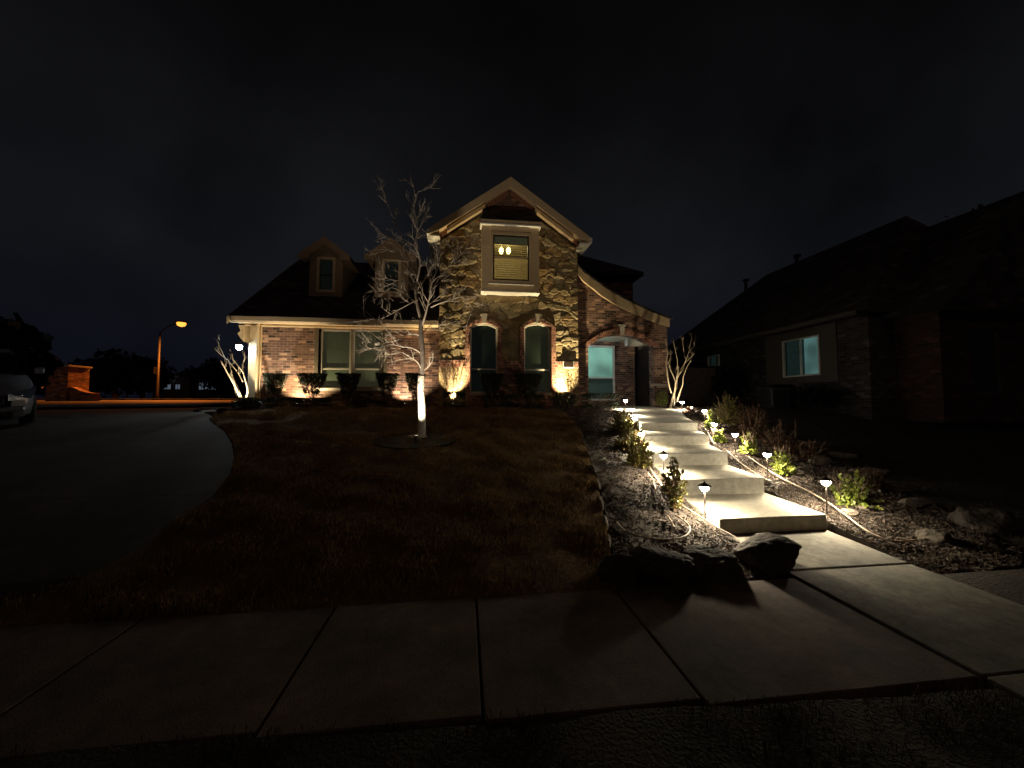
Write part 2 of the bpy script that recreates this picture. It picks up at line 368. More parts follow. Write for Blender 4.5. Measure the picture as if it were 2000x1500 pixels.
# driveway
d1 = [(p.x, p.y) for p in dr_edge[1:]]
far = [gp(x, y) for x, y in [(418,802),(300,807),(130,817)]]
dn = M['drive'].node_tree; bt = dn.nodes.new('ShaderNodeTexBrick'); bt.offset = 0; bt.inputs['Scale'].default_value = 1; bt.inputs['Brick Width'].default_value = 3.1; bt.inputs['Row Height'].default_value = 2.9; bt.inputs['Mortar Size'].default_value = .012
gg = dn.nodes.new('ShaderNodeNewGeometry'); dn.links.new(gg.outputs['Position'], bt.inputs['Vector']); bs = dn.nodes['Principled BSDF']; src = bs.inputs['Base Color'].links[0].from_socket
jx = dn.nodes.new('ShaderNodeMix'); jx.data_type = 'RGBA'; dn.links.new(bt.outputs['Fac'], jx.inputs['Factor']); dn.links.new(src, jx.inputs['A']); jx.inputs['B'].default_value = (.012,.01,.009,1); dn.links.new(jx.outputs['Result'], bs.inputs['Base Color'])
sheet('driveway', [(p.x-.02, p.y) for p in dr_edge[1:-1]]+[(-9.2,3.36),(-16,3.36),(-22,8),(-22,14.5)]+[(p.x, p.y) for p in reversed(far)]+[(-7.9,14.5),(-7.9,12.4)], M['drive'], .6, -.02, 0, .3)
# far cross street, lit orange
sheet('road', [(-75,11),(-24,14.9),(-16,16.5),(-12,19.5),(-12,34),(-22,33),(-75,31)], M['asphalt'], 2.5, .02, 0, .1)
sheet('pavement', [(-75,33.5),(-22,35),(-12,36),(-12,37.6),(-22,36.6),(-75,35.1)], M['drive'], 2.5, .12, 0, .15)
# planting beds
bl = [(p.x, p.y) for p in reversed(ed)]
bed_left = [(1.4,3.36),(PXL-.02,3.4),(3.0,4.4),(3.1,5.4),(3.28,6.45),(3.64,7.5),(4.04,8.5),(4.3,9.4),(4.5,10.4),(4.7,11.6),(4.8,13.4),(-7.3,13.5),(-7.6,12.0)]+[(-5.5,12.22),(-3,12.42),(0,12.37),(1.5,12.17)]+[(p.x+.03, p.y) for p in ed]
bl_ob = sheet('mulch_bed', bed_left, M['mulch'], .14, .0, .05, .3, nscale=4)
bed_right = [(PXR+.03,3.25),(5.6,3.3),(6.1,3.6),(6.45,4.6),(6.9,6.2),(7.2,7.8),(7.6,10),(7.9,13.4),(6.98,13.4),(6.93,11.5),(6.38,10.6),(5.93,9.6),(5.51,8.5),(5.1,7.5),(4.74,6.4),(4.56,5.4),(4.5,4.3)]
sheet('mulch_bed', bed_right, M['mulch'], .14, .0, .05, .3, nscale=4)
side_lawn = [(5.65,3.25),(14,3.25),(14,9),(11.9,10),(11.9,24),(8.2,24),(7.95,13.4),(7.65,10),(7.25,7.8),(6.95,6.2),(6.5,4.6),(6.15,3.6)]
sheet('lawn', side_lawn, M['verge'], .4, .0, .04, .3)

def scatter_chips(poly, n, name, s0=.007, s1=.023, zoff=.02, amp=.05, nscale=4):
    xs = [p[0] for p in poly]; ys = [p[1] for p in poly]
    X = rng.uniform(min(xs), max(xs), n*2); Y = rng.uniform(min(ys), max(ys), n*2)
    Y = min(ys)+(max(ys)-min(ys))*((Y-min(ys))/(max(ys)-min(ys)))**1.3
    k = inside_np(poly, X, Y); X = X[k][:n]; Y = Y[k][:n]
    nz = np.array([noise.noise(Vector((x*nscale, y*nscale, 3))) for x, y in zip(X, Y)])
    C = np.stack([X, Y, zgn(Y)+amp*nz+zoff*rng.uniform(.0, 1, len(X))], 1)
    d = randdirs(len(X)); d[:,2] *= .45; d /= np.linalg.norm(d, axis=1)[:,None]
    e = np.cross(d, randdirs(len(X))); e /= np.linalg.norm(e, axis=1)[:,None]
    s = rng.uniform(s0, s1, len(X))[:,None]
    o = quads(name, C, d*s, e*s*.35, M['chip']); tag(o, kind='stuff'); return o
tag(scatter_chips(bed_left, 70000, 'mulch'), 'loose brown bark mulch in the beds left of the walk')
tag(scatter_chips(bed_right, 46000, 'mulch'), 'loose brown bark mulch in the bed right of the walk')

def grass(poly, n, name, ymax, h0=.02, h1=.05, bm='blade'):
    xs = [p[0] for p in poly]; ys = [p[1] for p in poly]
    X = rng.uniform(min(xs), max(xs), n*3); Y = rng.uniform(min(ys), min(max(ys), ymax), n*3)
    nz = np.array([noise.noise(Vector((x*1.7, y*1.7, 9)))+.5*noise.noise(Vector((x*5, y*5, 2))) for x, y in zip(X, Y)])
    k = inside_np(poly, X, Y) & (rng.uniform(size=len(X)) < np.clip(.55+nz*1.1, .08, 1)); X = X[k][:n]; Y = Y[k][:n]; nz = nz[k][:n]; n = len(X)
    h = rng.uniform(h0, h1, n)*(1+.9*np.clip(nz, -.4, .8)); a = rng.uniform(0, 6.283, n); lean = rng.uniform(.1, .9, n)
    up = np.stack([np.cos(a)*lean, np.sin(a)*lean, np.ones(n)], 1); up /= np.linalg.norm(up, axis=1)[:,None]
    b = a+1.57+rng.uniform(-.5, .5, n); side = np.stack([np.cos(b), np.sin(b), np.zeros(n)], 1)
    zz = zgn(Y)+.035*np.array([noise.noise(Vector((x*2, y*2, 3))) for x, y in zip(X, Y)])
    C = np.stack([X, Y, zz], 1)+up*h[:,None]*.45
    return tag(quads(name, C, side*.0022, up*h[:,None]*.5, M[bm]), kind='stuff')
tag(grass(lawn_poly, 230000, 'grass', 12.4, .025, .06), 'short brown dormant grass on the front lawn')
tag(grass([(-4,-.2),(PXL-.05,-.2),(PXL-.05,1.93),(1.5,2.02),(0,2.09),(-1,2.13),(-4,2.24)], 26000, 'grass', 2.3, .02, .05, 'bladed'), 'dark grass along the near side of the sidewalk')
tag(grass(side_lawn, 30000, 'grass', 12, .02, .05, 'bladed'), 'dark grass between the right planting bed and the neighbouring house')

# ------------------------------------------------------------------ rocks
def boulder(name, c, r, m, seed, label, cat='boulder', group=None, rot=0, kind=None, flat=.35, ang=.8, box=1.0):
    import bmesh
    bm = bmesh.new(); bmesh.ops.create_icosphere(bm, subdivisions=5 if r[0] > .2 else 4, radius=1)
    rr = random.Random(seed)
    planes = [(Vector([rr.gauss(0, 1) for _ in range(3)]).normalized(), rr.uniform(.62, .9)) for _ in range(int(9*ang)+4)]
    off = Vector((seed*3.1, seed*1.7, 0))
    for v in bm.verts:
        p = v.co.copy()
        if box < 1: p = Vector([math.copysign(abs(q)**box, q) for q in p])
        for n, d in planes:
            q = p.dot(n)-d
            if q > 0: p -= n*q*.85
        p *= 1+.12*noise.noise(p*1.6+off)+.07*noise.noise(p*4+off)+.035*noise.noise(p*9+off)+.015*noise.noise(p*20+off)
        v.co = Vector((p.x*r[0], p.y*r[1], p.z*r[2]))
    bmesh.ops.rotate(bm, verts=bm.verts, matrix=Matrix.Rotation(rot, 3, 'Z'))
    bmesh.ops.translate(bm, verts=bm.verts, vec=Vector(c))
    me = bpy.data.meshes.new(name); bm.to_mesh(me); bm.free(); me.materials.append(m)
    me.polygons.foreach_set('use_smooth', [True]*len(me.polygons))
    o = bpy.data.objects.new(name, me); COL.objects.link(o); return tag(o, label, cat, group, kind)
G = 'boulders along the front of the planting beds'
def brow(x0, x1, yt, yb, Y, seed, label, rot=0, dr=.5):
    a = at(x0, (yt+yb)/2, Y); b = at(x1, (yt+yb)/2, Y); t = at((x0+x1)/2, yt, Y); bo = at((x0+x1)/2, yb, Y)
    rx = (b.x-a.x)/2; rz = (t.z-bo.z)/2
    boulder('boulder', ((a.x+b.x)/2, Y+rx*dr*.3, (t.z+bo.z)/2), (rx*.98, rx*dr*1.0+.05, rz*1.08), M['rock'], seed, label, 'boulder', G, rot, box=.62, ang=.35)
brow(1462,1562,1056,1142,3.50,41,'tall dark boulder standing at the left edge of the concrete walk', .15, .8)
brow(1340,1458,1072,1160,3.50,5,'broad dark boulder next left of the tall one by the walk', 0, .55)
brow(1236,1352,1068,1160,3.50,8,'dark boulder third from the walk in the front row', .1, .55)
brow(1160,1248,1086,1166,3.48,11,'low dark boulder at the lawn end of the front row', 0, .55)
brow(1800,1858,1035,1100,3.85,14,'tan boulder at the front corner of the right bed', .5)
brow(1865,1985,1000,1105,4.1,17,'large black boulder in the dark beyond the right bed')
# edging stones between lawn and bed
for i in range(len(ed)-1):
    a = ed[i]; b = ed[i+1]; c = (a+b)/2; d = b-a; L = d.length
    n = max(1, round(L/.75))
    for j in range(n):
        t = (j+.5)/n; p = a.lerp(b, t); ang = math.atan2(d.y, d.x)
        boulder('edging_stone', (p.x, p.y, zg(p.x, p.y)-.01), (L/n*.62, .04, .06), M['bstone'], 30+i*5+j,
                'long flat limestone piece set on edge between the lawn and the mulch', 'edging stone', 'edging stones between lawn and mulch bed', ang, ang=1.4)
for i, (x, y, sx_, sz_) in enumerate([(1545,868,.30,.08),(1590,872,.28,.08),(1640,893,.34,.09),(1598,905,.22,.10),(1700,925,.34,.08),(1745,955,.36,.09),(1790,985,.3,.07),(1560,925,.16,.05),(1690,995,.1,.05),(1660,1003,.09,.05)]):
    p = gp(x, y)
    lab = ['long flat stone behind the shrubs at the top of the right bed border','flat stone second down the right bed border','flat stone midway along the right bed border','chunky pale rock leaning below the border stones','flat stone behind the nearest right shrub','long low stone right of the nearest right shrub','lowest stone of the right bed border','small pale rock in the mulch below the lime shrub','small pebble like rock at the foot of the nearest right shrub','tiny pale rock between the nearest right shrub and the walk'][i]
    boulder('border_stone', (p.x, p.y, p.z+sz_*.4), (sx_, .1, sz_), M['bstone'], 80+i, lab, 'stone', 'stones bordering the right planting bed', R(rng.uniform(-40, 0)) , ang=1.2)

# ------------------------------------------------------------------ house
H = empty('house', (1.5, 13.5, 1.47), 'two storey brick and stone house with steep front gable, two dormers and arched porch', 'house')
WY = 13.72; SY = 13.5; PY = 13.75; GF = 13.05
zb = 1.3
def arch_pts(X0, X1, zs, zc, n=14):                   # from left spring to right spring
    return [(X0+(X1-X0)*i/n, zs+(zc-zs)*(1-((i/n)*2-1)**2)) for i in range(n+1)]
def window(rc, Y, blindm, frame=M['white'], fw_=.05, rail=None, name='window', label=None, mull=None, arch=None, depth=.07, slats=True, parent=H, blind_top=None, split=None):
    X0, X1, Z0, Z1 = rc
    mb = MB()
    if arch:
        o = [(X0, Z0), (X1, Z0)]+list(reversed(arch_pts(X0, X1, Z1, arch)))
        i = [(X0+fw_, Z0+fw_), (X1-fw_, Z0+fw_)]+list(reversed(arch_pts(X0+fw_, X1-fw_, Z1-fw_*.3, arch-fw_)))
    else:
        o = [(X0,Z0),(X1,Z0),(X1,Z1),(X0,Z1)]; i = [(X0+fw_,Z0+fw_),(X1-fw_,Z0+fw_),(X1-fw_,Z1-fw_),(X0+fw_,Z1-fw_)]
    mb.prism(o, Y-depth, Y+.02, [i])
    f = mb.build(name, frame, parent, bevel=.006)
    if label: f['label'] = label
    if rail: MB().box(X0+fw_, X1-fw_, Y-depth*.6, Y, rail-.025, rail+.03).build('sash_rail', frame, f, bevel=.004)
    if mull: MB().box(mull-.025, mull+.025, Y-depth*.6, Y, Z0+fw_, Z1-fw_).build('mullion', frame, f, bevel=.004)
    MB().prism(i, Y-.012, Y-.006).build('pane', M['glass'], f)
    zt = (arch or Z1)
    mb = MB()
    if slats:
        k = int((zt-Z0)/.05)
        for j in range(k):
            z = Z0+.02+j*.05
            if arch and z > Z1: 
                hw = (X1-X0)/2*math.sqrt(max(0, 1-(z-Z1)/(arch-Z1+.01)))
            else: hw = (X1-X0)/2
            c = (X0+X1)/2
            mb.add([(c-hw+.02,Y+.05,z),(c+hw-.02,Y+.05,z),(c+hw-.02,Y+.062,z+.049),(c-hw+.02,Y+.062,z+.049)], [(0,1,2,3)])
    else: mb.box(X0+.01, X1-.01, Y+.05, Y+.06, Z0+.01, zt-.01)
    mb.build('blind', blindm, f)
    return f

# --- wing (left brick wall)
wl = xz(512,640,WY)[0]; wr = at(857,700,SY).x
we = at(640,641,WY).z
wA = rect(627,644,686,758,WY+.1); wB = rect(689,644,748,758,WY+.1)
op = (wA[0]-.05, wB[1]+.05, wA[2], we-.03)
MB().prism([(wl,zb),(wr+.1,zb),(wr+.1,we+.25),(wl,we+.25)], WY, WY+.25, [[(op[0],op[2]),(op[1],op[2]),(op[1],op[3]),(op[0],op[3])]]).build('wall', M['brick'], H)
for rc in (wA, wB):
    window(rc, WY+.13, M['blind'], M['vinyl'], rail=at(690,721,WY+.1).z)
MB().box(wA[1]+.0, wB[0]-.0, WY+.04, WY+.16, op[2], op[3]).build('mullion_post', M['olivetrim'], H)
MB().box(op[0]-.12, op[0], WY-.03, WY+.1, op[2], op[3]).build('window_trim', M['olivetrim'], H)
MB().box(op[1], op[1]+.12, WY-.03, WY+.1, op[2], op[3]).build('window_trim', M['olivetrim'], H)
MB().box(op[0]-.12, op[1]+.12, WY-.06, WY+.12, op[2]-.09, op[2]-.002).build('window_sill', M['cast'], H)
# soldier courses break up the brick
# left return of cream boards and side wall
cl = at(486,700,14.0).x
MB().box(cl, wl, 13.98, 22.5, zb, we+.2).build('wall', M['trim'], H)
MB().box(wl-.1, wl+.012, WY-.05, WY+.02, zb, we).build('corner_board', M['trim'], H, bevel=.006)
MB().tube([(wl-.06, WY-.12, we+.1),(wl-.06, WY-.12, zb+.25),(wl-.06, WY-.25, zb+.18)], .045, 8).build('downspout', M['trim'], H)
# eave: gutter, frieze, soffit
ge = at(447,617,13.15); gx0 = ge.x; gz1 = at(640,622,13.15).z; gz0 = at(640,633,13.15).z
MB().prismx([(13.15,gz1),(13.26,gz1),(13.26,gz0),(13.19,gz0),(13.15,gz0+.06)], gx0, wr-.01).build('gutter', M['trim'], H)
MB().box(gx0+.05, wr-.02, 13.262, WY+.2, gz0+.05, gz0+.09).build('soffit', M['trim'], H)
MB().box(cl, wr-.02, WY-.045, WY-.002, we-.0, gz0+.048).build('frieze', M['trim'], H, bevel=.005)
MB().box(cl+.02, wr-.02, WY-.075, WY-.047, we+.01, we+.05).build('frieze_moulding', M['trim'], H, bevel=.005)
# carved bracket under the left eave corner
bz = gz0
MB().prism([(gx0+.05,bz-.02),(cl+.02,bz-.02),(cl+.02,bz-.55),(cl-.08,bz-.42),(cl-.16,bz-.30),(gx0+.12,bz-.2)], 13.6, 13.98).build('bracket', M['trim'], H, bevel=.02)
# wing roof (ridge along X)
RY = 18.2; rz = at(600,508,RY).z; ez = gz1+.01
def roofz(Y): return ez+(rz-ez)*(Y-13.12)/(RY-13.12)
gl_ = gx0-.02
MB().prismx([(13.12,ez),(RY,rz),(RY+5.1,ez),(RY+5.1,ez-.16),(RY,rz-.18),(13.27,ez-.02)], gl_, wr-.012).build('roof', M['roof'], H)
MB().prismx([(13.7,ez-.05),(RY,rz-.2),(RY+4.6,ez-.05)], cl+.05, cl+.25).build('wall', M['stucco'], H)
MB().prismx([(13.13,ez-.01),(RY,rz-.01),(RY,rz-.26),(13.13,ez-.26)], gl_-.03, gl_-.003).build('rake_board', M['trim'], H)
# dormers
def dormer(fx0, fx1, yb_, ytopw, apex, el, er, win, lab):
    # find front plane where the roof passes the sill of the dormer
    Y = 14.0
    for _ in range(200):
        if at((fx0+fx1)/2, yb_, Y).z <= roofz(Y): break
        Y += .02
    A = at(*apex, Y-.25); Lz = at(*el, Y-.25); Rz = at(*er, Y-.25)
    X0 = at(fx0, 540, Y).x; X1 = at(fx1, 540, Y).x; Z0 = at((fx0+fx1)/2, yb_, Y).z; ze = (Lz.z+Rz.z)/2
    c = (X0+X1)/2; zt = A.z-.06; zw = ze+.02
    w = rect(*win, Y)
    slope = (A.z-ze)/((Rz.x-Lz.x)/2)
    zcor = A.z-slope*(X1-X0)/2-.08
    poly = [(X0,Z0-.3),(X1,Z0-.3),(X1,zcor),(c,zt-.05),(X0,zcor)]
    Yb = min(RY+.5, 13.12+(zt-ez)/(rz-ez)*(RY-13.12)+.4)
    mbf = MB().prism(poly, Y, Y+.12, [[(w[0],w[2]),(w[1],w[2]),(w[1],w[3]),(w[0],w[3])]])
    mbf.box(X0, X0+.08, Y+.12, Yb, Z0-.3, zcor); mbf.box(X1-.08, X1, Y+.12, Yb, Z0-.3, zcor)
    d = mbf.build('dormer', M['stucco'], H); d['label'] = lab
    # trim frame boards
    MB().prism([(w[0]-.09,w[2]-.1),(w[1]+.09,w[2]-.1),(w[1]+.09,w[3]+.09),(w[0]-.09,w[3]+.09)], Y-.03, Y-.001, [[(w[0],w[2]),(w[1],w[2]),(w[1],w[3]),(w[0],w[3])]]).build('trim', M['trim'], d)
    MB().box(w[0], w[1], Y+.05, Y+.06, w[2], w[3]).build('pane', M['glass'], d)
    MB().box(w[0], w[1], Y+.04, Y+.075, (w[2]+w[3])/2-.02, (w[2]+w[3])/2+.02).build('sash_rail', M['bronze'], d)
    MB().box(w[0], w[1], Y+.13, Y+.14, w[2], w[3]).build('blind', M['blindd'], d)
    # roof
    t = .10; ex = .02
    l = (Lz.x, ze); r_ = (Rz.x, ze); a = (c, A.z)
    MB().prism([l, a, r_, (r_[0]-.02, ze-.0-t*.3), (c, A.z-t*1.2), (l[0]+.02, ze-t*.3)], Y-.25, Yb+.3).build('dormer_roof', M['roof'], d)
    # rake fascia with return
    MB().prism([l, a, r_, (r_[0], ze-.16), (X1-.02, ze-.16), (X1-.1, ze+.04), (c, A.z-.30), (X0+.1, ze+.04), (X0+.02, ze-.16), (l[0], ze-.16)], Y-.28, Y-.252).build('fascia', M['stucco'], d)
    MB().prism([(X0,ze-.13),(l[0]+.03,ze-.13),(l[0]+.03,ze-.10),(X0,ze+.05)], Y-.25, Y+1.2).build('soffit', M['stucco'], d)
    MB().prism([(X1,ze-.13),(r_[0]-.03,ze-.13),(r_[0]-.03,ze-.10),(X1,ze+.05)], Y-.25, Y+1.2).build('soffit', M['stucco'], d)
dormer(604,669,579,500,(632,461),(582,495),(684,501),(624,507,650,566),'cream dormer nearer the left end of the dark roof')
dormer(732,797,581,500,(763,464),(712,497),(814,504),(751,511,778,569),'cream dormer behind the bare tree branches')

# --- stone gable front
gx_l = at(858,650,SY).x; gx_r = at(1128,650,SY).x
A = at(998,345,GF); Lo = at(835,450,GF); Ro = at(1155,461,GF)
cx = A.x; hw = (Ro.x-Lo.x)/2; ezg = (Lo.z+Ro.z)/2; sl = (A.z-ezg)/hw
def rake(x): return A.z-sl*abs(x-cx)
AW = [rect(918,640,972,768,SY), rect(1023,640,1076,768,SY)]
AWc = [at(945,631,SY).z, at(1050,631,SY).z]
holes = [[(a[0],a[2]),(a[1],a[2])]+list(reversed(arch_pts(a[0],a[1],a[3],c_))) for a, c_ in zip(AW, AWc)]
wtop = lambda x: rake(x)-.16
bw = rect(963,460,1033,548,13.05)
poly = [(gx_l,zb),(gx_r,zb),(gx_r,wtop(gx_r)),(cx,wtop(cx)),(gx_l,wtop(gx_l))]
upper_hole = [(bw[0]-.1,bw[2]-.05),(bw[1]+.1,bw[2]-.05),(bw[1]+.1,bw[3]+.05),(bw[0]-.1,bw[3]+.05)]
MB().prism(poly, SY, SY+.3, holes+[upper_hole]).build('wall', M['mortar'], H)
MB().box(gx_l, gx_l+.25, SY+.3, 21, zb, 7.5).build('wall', M['brick'], H); MB().box(gx_r-.25, gx_r, SY+.3, 21, zb, 7.5).build('wall', M['brick'], H)
# stone cladding as real relief
zst = at(1000,706,SY).z; gs = .022
bayx0, bayx1 = at(941,500,13.0).x, at(1053,500,13.0).x
ztri = at(1000,432,SY).z
nx = int((gx_r-gx_l)/gs)+1; nz_ = int((A.z-zst)/gs)+1
gx = gx_l+np.arange(nx+1)*(gx_r-gx_l)/nx; gz = zst+np.arange(nz_+1)*gs
XX, ZZ = np.meshgrid(gx, gz)
# jittered cells
cw, ch = .40, .19
ci = []; 
for j in range(-1, int((A.z-zst)/ch)+2):
    for i in range(-1, int((gx_r-gx_l)/cw)+2):
        if random.random() < .2: continue
        ci.append((gx_l+(i+.5+(j % 2)*.5)*cw+random.uniform(-.17, .17), zst+(j+.5)*ch+random.uniform(-.08, .08), random.uniform(-.5, .5), random.choice((0,.008,.016,.028,.045)), random.uniform(-.05, .05), random.uniform(-.10, .10), random.choice((.3,.45,.6,.8,1))))
ci = np.array(ci)
wx = XX+.05*np.vectorize(lambda a, b: noise.noise(Vector((a*5, b*5, 1))))(XX, ZZ); wz = ZZ+.035*np.vectorize(lambda a, b: noise.noise(Vector((a*6, b*6, 7))))(XX, ZZ)
best = np.full(XX.shape, 1e9); sec = np.full(XX.shape, 1e9); idx = np.zeros(XX.shape, int)
for k, (a, b, ang, *_r) in enumerate(ci):
    dx = wx-a; dz = wz-b; u = dx*math.cos(ang)+dz*math.sin(ang); v = -dx*math.sin(ang)+dz*math.cos(ang)
    d = np.sqrt((u*_r[3])**2+v**2)
    m_ = d < best; sec = np.where(m_, best, np.minimum(sec, d)); idx = np.where(m_, k, idx); best = np.where(m_, d, best)
e = np.clip((sec-best)/.012, 0, 1); e = e*e*(3-2*e)
dx = XX-ci[idx,0]; dz = ZZ-ci[idx,1]
hgt = .006+e*(.03+ci[idx,3]+dx*ci[idx,4]+dz*ci[idx,5]*.8)
fine = np.vectorize(lambda a, b: noise.noise(Vector((a*12, b*16, 3)))*.007+noise.noise(Vector((a*35, b*35, 5)))*.003)(XX, ZZ)
hgt = np.clip(hgt+fine*e, .004, .13)
keep = np.zeros((nz_, nx), bool)
sur = [(a[0]-.16, a[1]+.16, c_) for a, c_ in zip(AW, AWc)]
for j in range(nz_):
    zc_ = gz[j]+gs/2
    for i in range(nx):
        xc = (gx[i]+gx[i+1])/2
        if zc_ > wtop(xc)-.02: continue
        if zc_ > ztri and abs(xc-cx) < (bayx1-bayx0)/2+.08: continue
        if bayx0+.06 < xc < bayx1-.06 and at(1000,566,SY).z < zc_ < ztri: continue
        if zc_ > wtop(xc)-.27-.12: continue
        skip = False
        for s_ in sur:
            if s_[0] < xc < s_[1]:
                u = (xc-(s_[0]+s_[1])/2)/((s_[1]-s_[0])/2)
                if zc_ < s_[2]+.13-.28*u*u: skip = True
        if skip: continue
        keep[j, i] = True
vid = -np.ones(XX.shape, int); V = []; Fc = []
for j in range(nz_):
    for i in range(nx):
        if keep[j, i]:
            q = []
            for jj, ii in ((j,i),(j,i+1),(j+1,i+1),(j+1,i)):
                if vid[jj, ii] < 0:
                    vid[jj, ii] = len(V); V.append((XX[jj,ii], SY-hgt[jj,ii], ZZ[jj,ii]))
                q.append(vid[jj, ii])
            Fc.append(tuple(q))
mb = MB(); mb.v = V; mb.f = Fc
so = mb.build('stone_cladding', M['stone'], H, smooth=True)
# per-stone colour: vertex attribute drives the limestone tint
me = so.data; ca = me.color_attributes.new('tint', 'FLOAT_COLOR', 'POINT')
cols = []
pal = [(.27,.205,.105),(.25,.19,.10),(.30,.24,.135),(.225,.16,.08),(.28,.19,.085),(.33,.27,.16)]
tint = [pal[random.randrange(6)] for _ in ci]
flat = {}
for jj in range(XX.shape[0]):
    for ii in range(XX.shape[1]):
        if vid[jj, ii] >= 0: flat[vid[jj, ii]] = (idx[jj, ii], e[jj, ii])
for k in range(len(V)):
    c_, ee = flat[k]; t = tint[c_]; mo = (.17,.13,.08); cols += [mo[q]*(1-ee)+t[q]*ee for q in range(3)]+[1]
ca.data.foreach_set('color', cols)
nt = M['stone'].node_tree; an = nt.nodes.new('ShaderNodeAttribute'); an.attribute_name = 'tint'
ns = nt.nodes.new('ShaderNodeTexNoise'); ns.inputs['Scale'].default_value = 9; ns.inputs['Detail'].default_value = 8
mr = nt.nodes.new('ShaderNodeMapRange'); mr.inputs[1].default_value = .3; mr.inputs[2].default_value = .7; mr.inputs[3].default_value = .65; mr.inputs[4].default_value = 1.2
vm = nt.nodes.new('ShaderNodeVectorMath'); vm.operation = 'SCALE'
nt.links.new(ns.outputs['Fac'], mr.inputs[0]); nt.links.new(an.outputs['Color'], vm.inputs[0]); nt.links.new(mr.outputs[0], vm.inputs['Scale'])
nt.links.new(vm.outputs[0], nt.nodes['Principled BSDF'].inputs['Base Color'])
# brick base and rowlock band under the stone, between the surrounds
segs = [(gx_l, sur[0][0]), (sur[0][1], sur[1][0]), (sur[1][1], gx_r)]
zbd = at(1000,719,SY).z
base_stone = mat('pier_base_stone', (.15,.11,.06), .9, base2=(.33,.26,.15), vscale=5, bump=.9, bscale=11, bdist=.05)
for si, (a, b) in enumerate(segs):
    MB().box(a+.005, b-.005, SY-.055, SY-.001, zb, zbd-.002).build('wall_base', M['brick'] if si == 1 else base_stone, H)
    MB().box(a+.003, b-.003, SY-.10, SY-.001, zbd, zst+.01).build('rowlock_band', M['brick2'], H, bevel=.004)
# brick surrounds and keystones of arched windows, windows themselves
for k, (a, c_) in enumerate(zip(AW, AWc)):
    outer = [(a[0]-.16,zb),(a[1]+.16,zb)]+list(reversed(arch_pts(a[0]-.16, a[1]+.16, a[3]-.03, c_+.15)))
    inner = [(a[0],a[2]),(a[1],a[2])]+list(reversed(arch_pts(a[0], a[1], a[3], c_)))
    MB().prism(outer, SY-.12, SY-.002, [inner]).build('brick_surround', M['brick2'], H)
    window((a[0]+.0,a[1]-.0,a[2],a[3]), SY+.12, [M['blindd'], M['blindm']][k], M['white'], .055, rail=at(945,721,SY).z, arch=c_,
           label=['arched window with dark blind', 'arched window with greenish blind'][k])
    m_ = (a[0]+a[1])/2
    MB().prism([(m_-.055,c_-.03),(m_+.055,c_-.03),(m_+.10,c_+.24),(m_+.12,c_+.24),(m_+.12,c_+.29),(m_-.12,c_+.29),(m_-.12,c_+.24),(m_-.10,c_+.24)], SY-.19, SY-.122).build('keystone', M['cast'], H, bevel=.008)
    MB().box(a[0]-.02, a[1]+.02, SY-.16, SY+.05, a[2]-.08, a[2]-.001).build('window_sill', M['cast'], H, bevel=.006)
# plaque
pr = rect(1101,707,1120,717,SY-.14)
pq = MB().box(pr[0]-.03, pr[1]+.03, SY-.15, SY-.06, pr[2]-.03, pr[3]+.03).build('plaque', M['cast'], H, bevel=.01)
MB().box(pr[0], pr[1], SY-.158, SY-.151, pr[2], pr[3]).build('plaque_face', M['bronze'], pq)
# gable triangle brick and soldier course along the rake
zt_ = at(1000,409,SY).z
MB().prism([(bayx0-.02,ztri+.02),(bayx1+.02,ztri+.02)]+[(bayx1+.02, min(wtop(bayx1)-.27, 99)),(cx, wtop(cx)-.27),(bayx0-.02, wtop(bayx0)-.27)], SY-.045, SY-.001).build('gable_brick', M['brick'], H)
mb = MB(); n = 26; 
for s_ in (-1, 1):
    L_ = (gx_r-gx_l)/2
    for i in range(n):
        x0 = cx+s_*(.05+L_*i/n); x1 = cx+s_*(.05+L_*(i+.72)/n)
        z0 = wtop(x0); z1 = wtop(x1)
        if max(abs(x0-cx), abs(x1-cx)) > L_+.03: continue
        pr_ = SY-.075-(.02 if i % 2 else 0)
        mb.prism([(x0,z0-.27),(x1,z1-.27),(x1,z1-.02),(x0,z0-.02)] if s_ > 0 else [(x1,z1-.27),(x0,z0-.27),(x0,z0-.02),(x1,z1-.02)], pr_, SY-.047)
mb.build('soldier_course', mat('soldier_brick', (.24,.10,.06), .9, base2=(.40,.19,.12), vscale=18, bump=.3), H)
# rakes: roof slab, fascia, moulding, returns
zoff = .0
roofp = [(Lo.x-.02, ezg-.01), (cx, A.z+.02), (Ro.x+.02, ezg-.01), (Ro.x+.02, ezg-.14), (cx, A.z-.14), (Lo.x-.02, ezg-.14)]
MB().prism(roofp, GF+.03, 21.5).build('roof', M['roof'], H)
fs = .27
MB().prism([(Lo.x,ezg),(cx,A.z),(Ro.x,ezg),(Ro.x,ezg-.16),(gx_r+.06,rake(gx_r+.06)-fs-.03),(cx,A.z-fs-.06),(gx_l-.06,rake(gx_l-.06)-fs-.03),(Lo.x,ezg-.16)], GF, GF+.028).build('fascia', M['trim'], H)
MB().prism([(Lo.x+.05,ezg-.16),(cx,A.z-.2),(Ro.x-.05,ezg-.16),(Ro.x-.05,ezg-.19),(cx,A.z-.23),(Lo.x+.05,ezg-.19)], GF+.03, SY-.05).build('soffit', M['trim'], H)
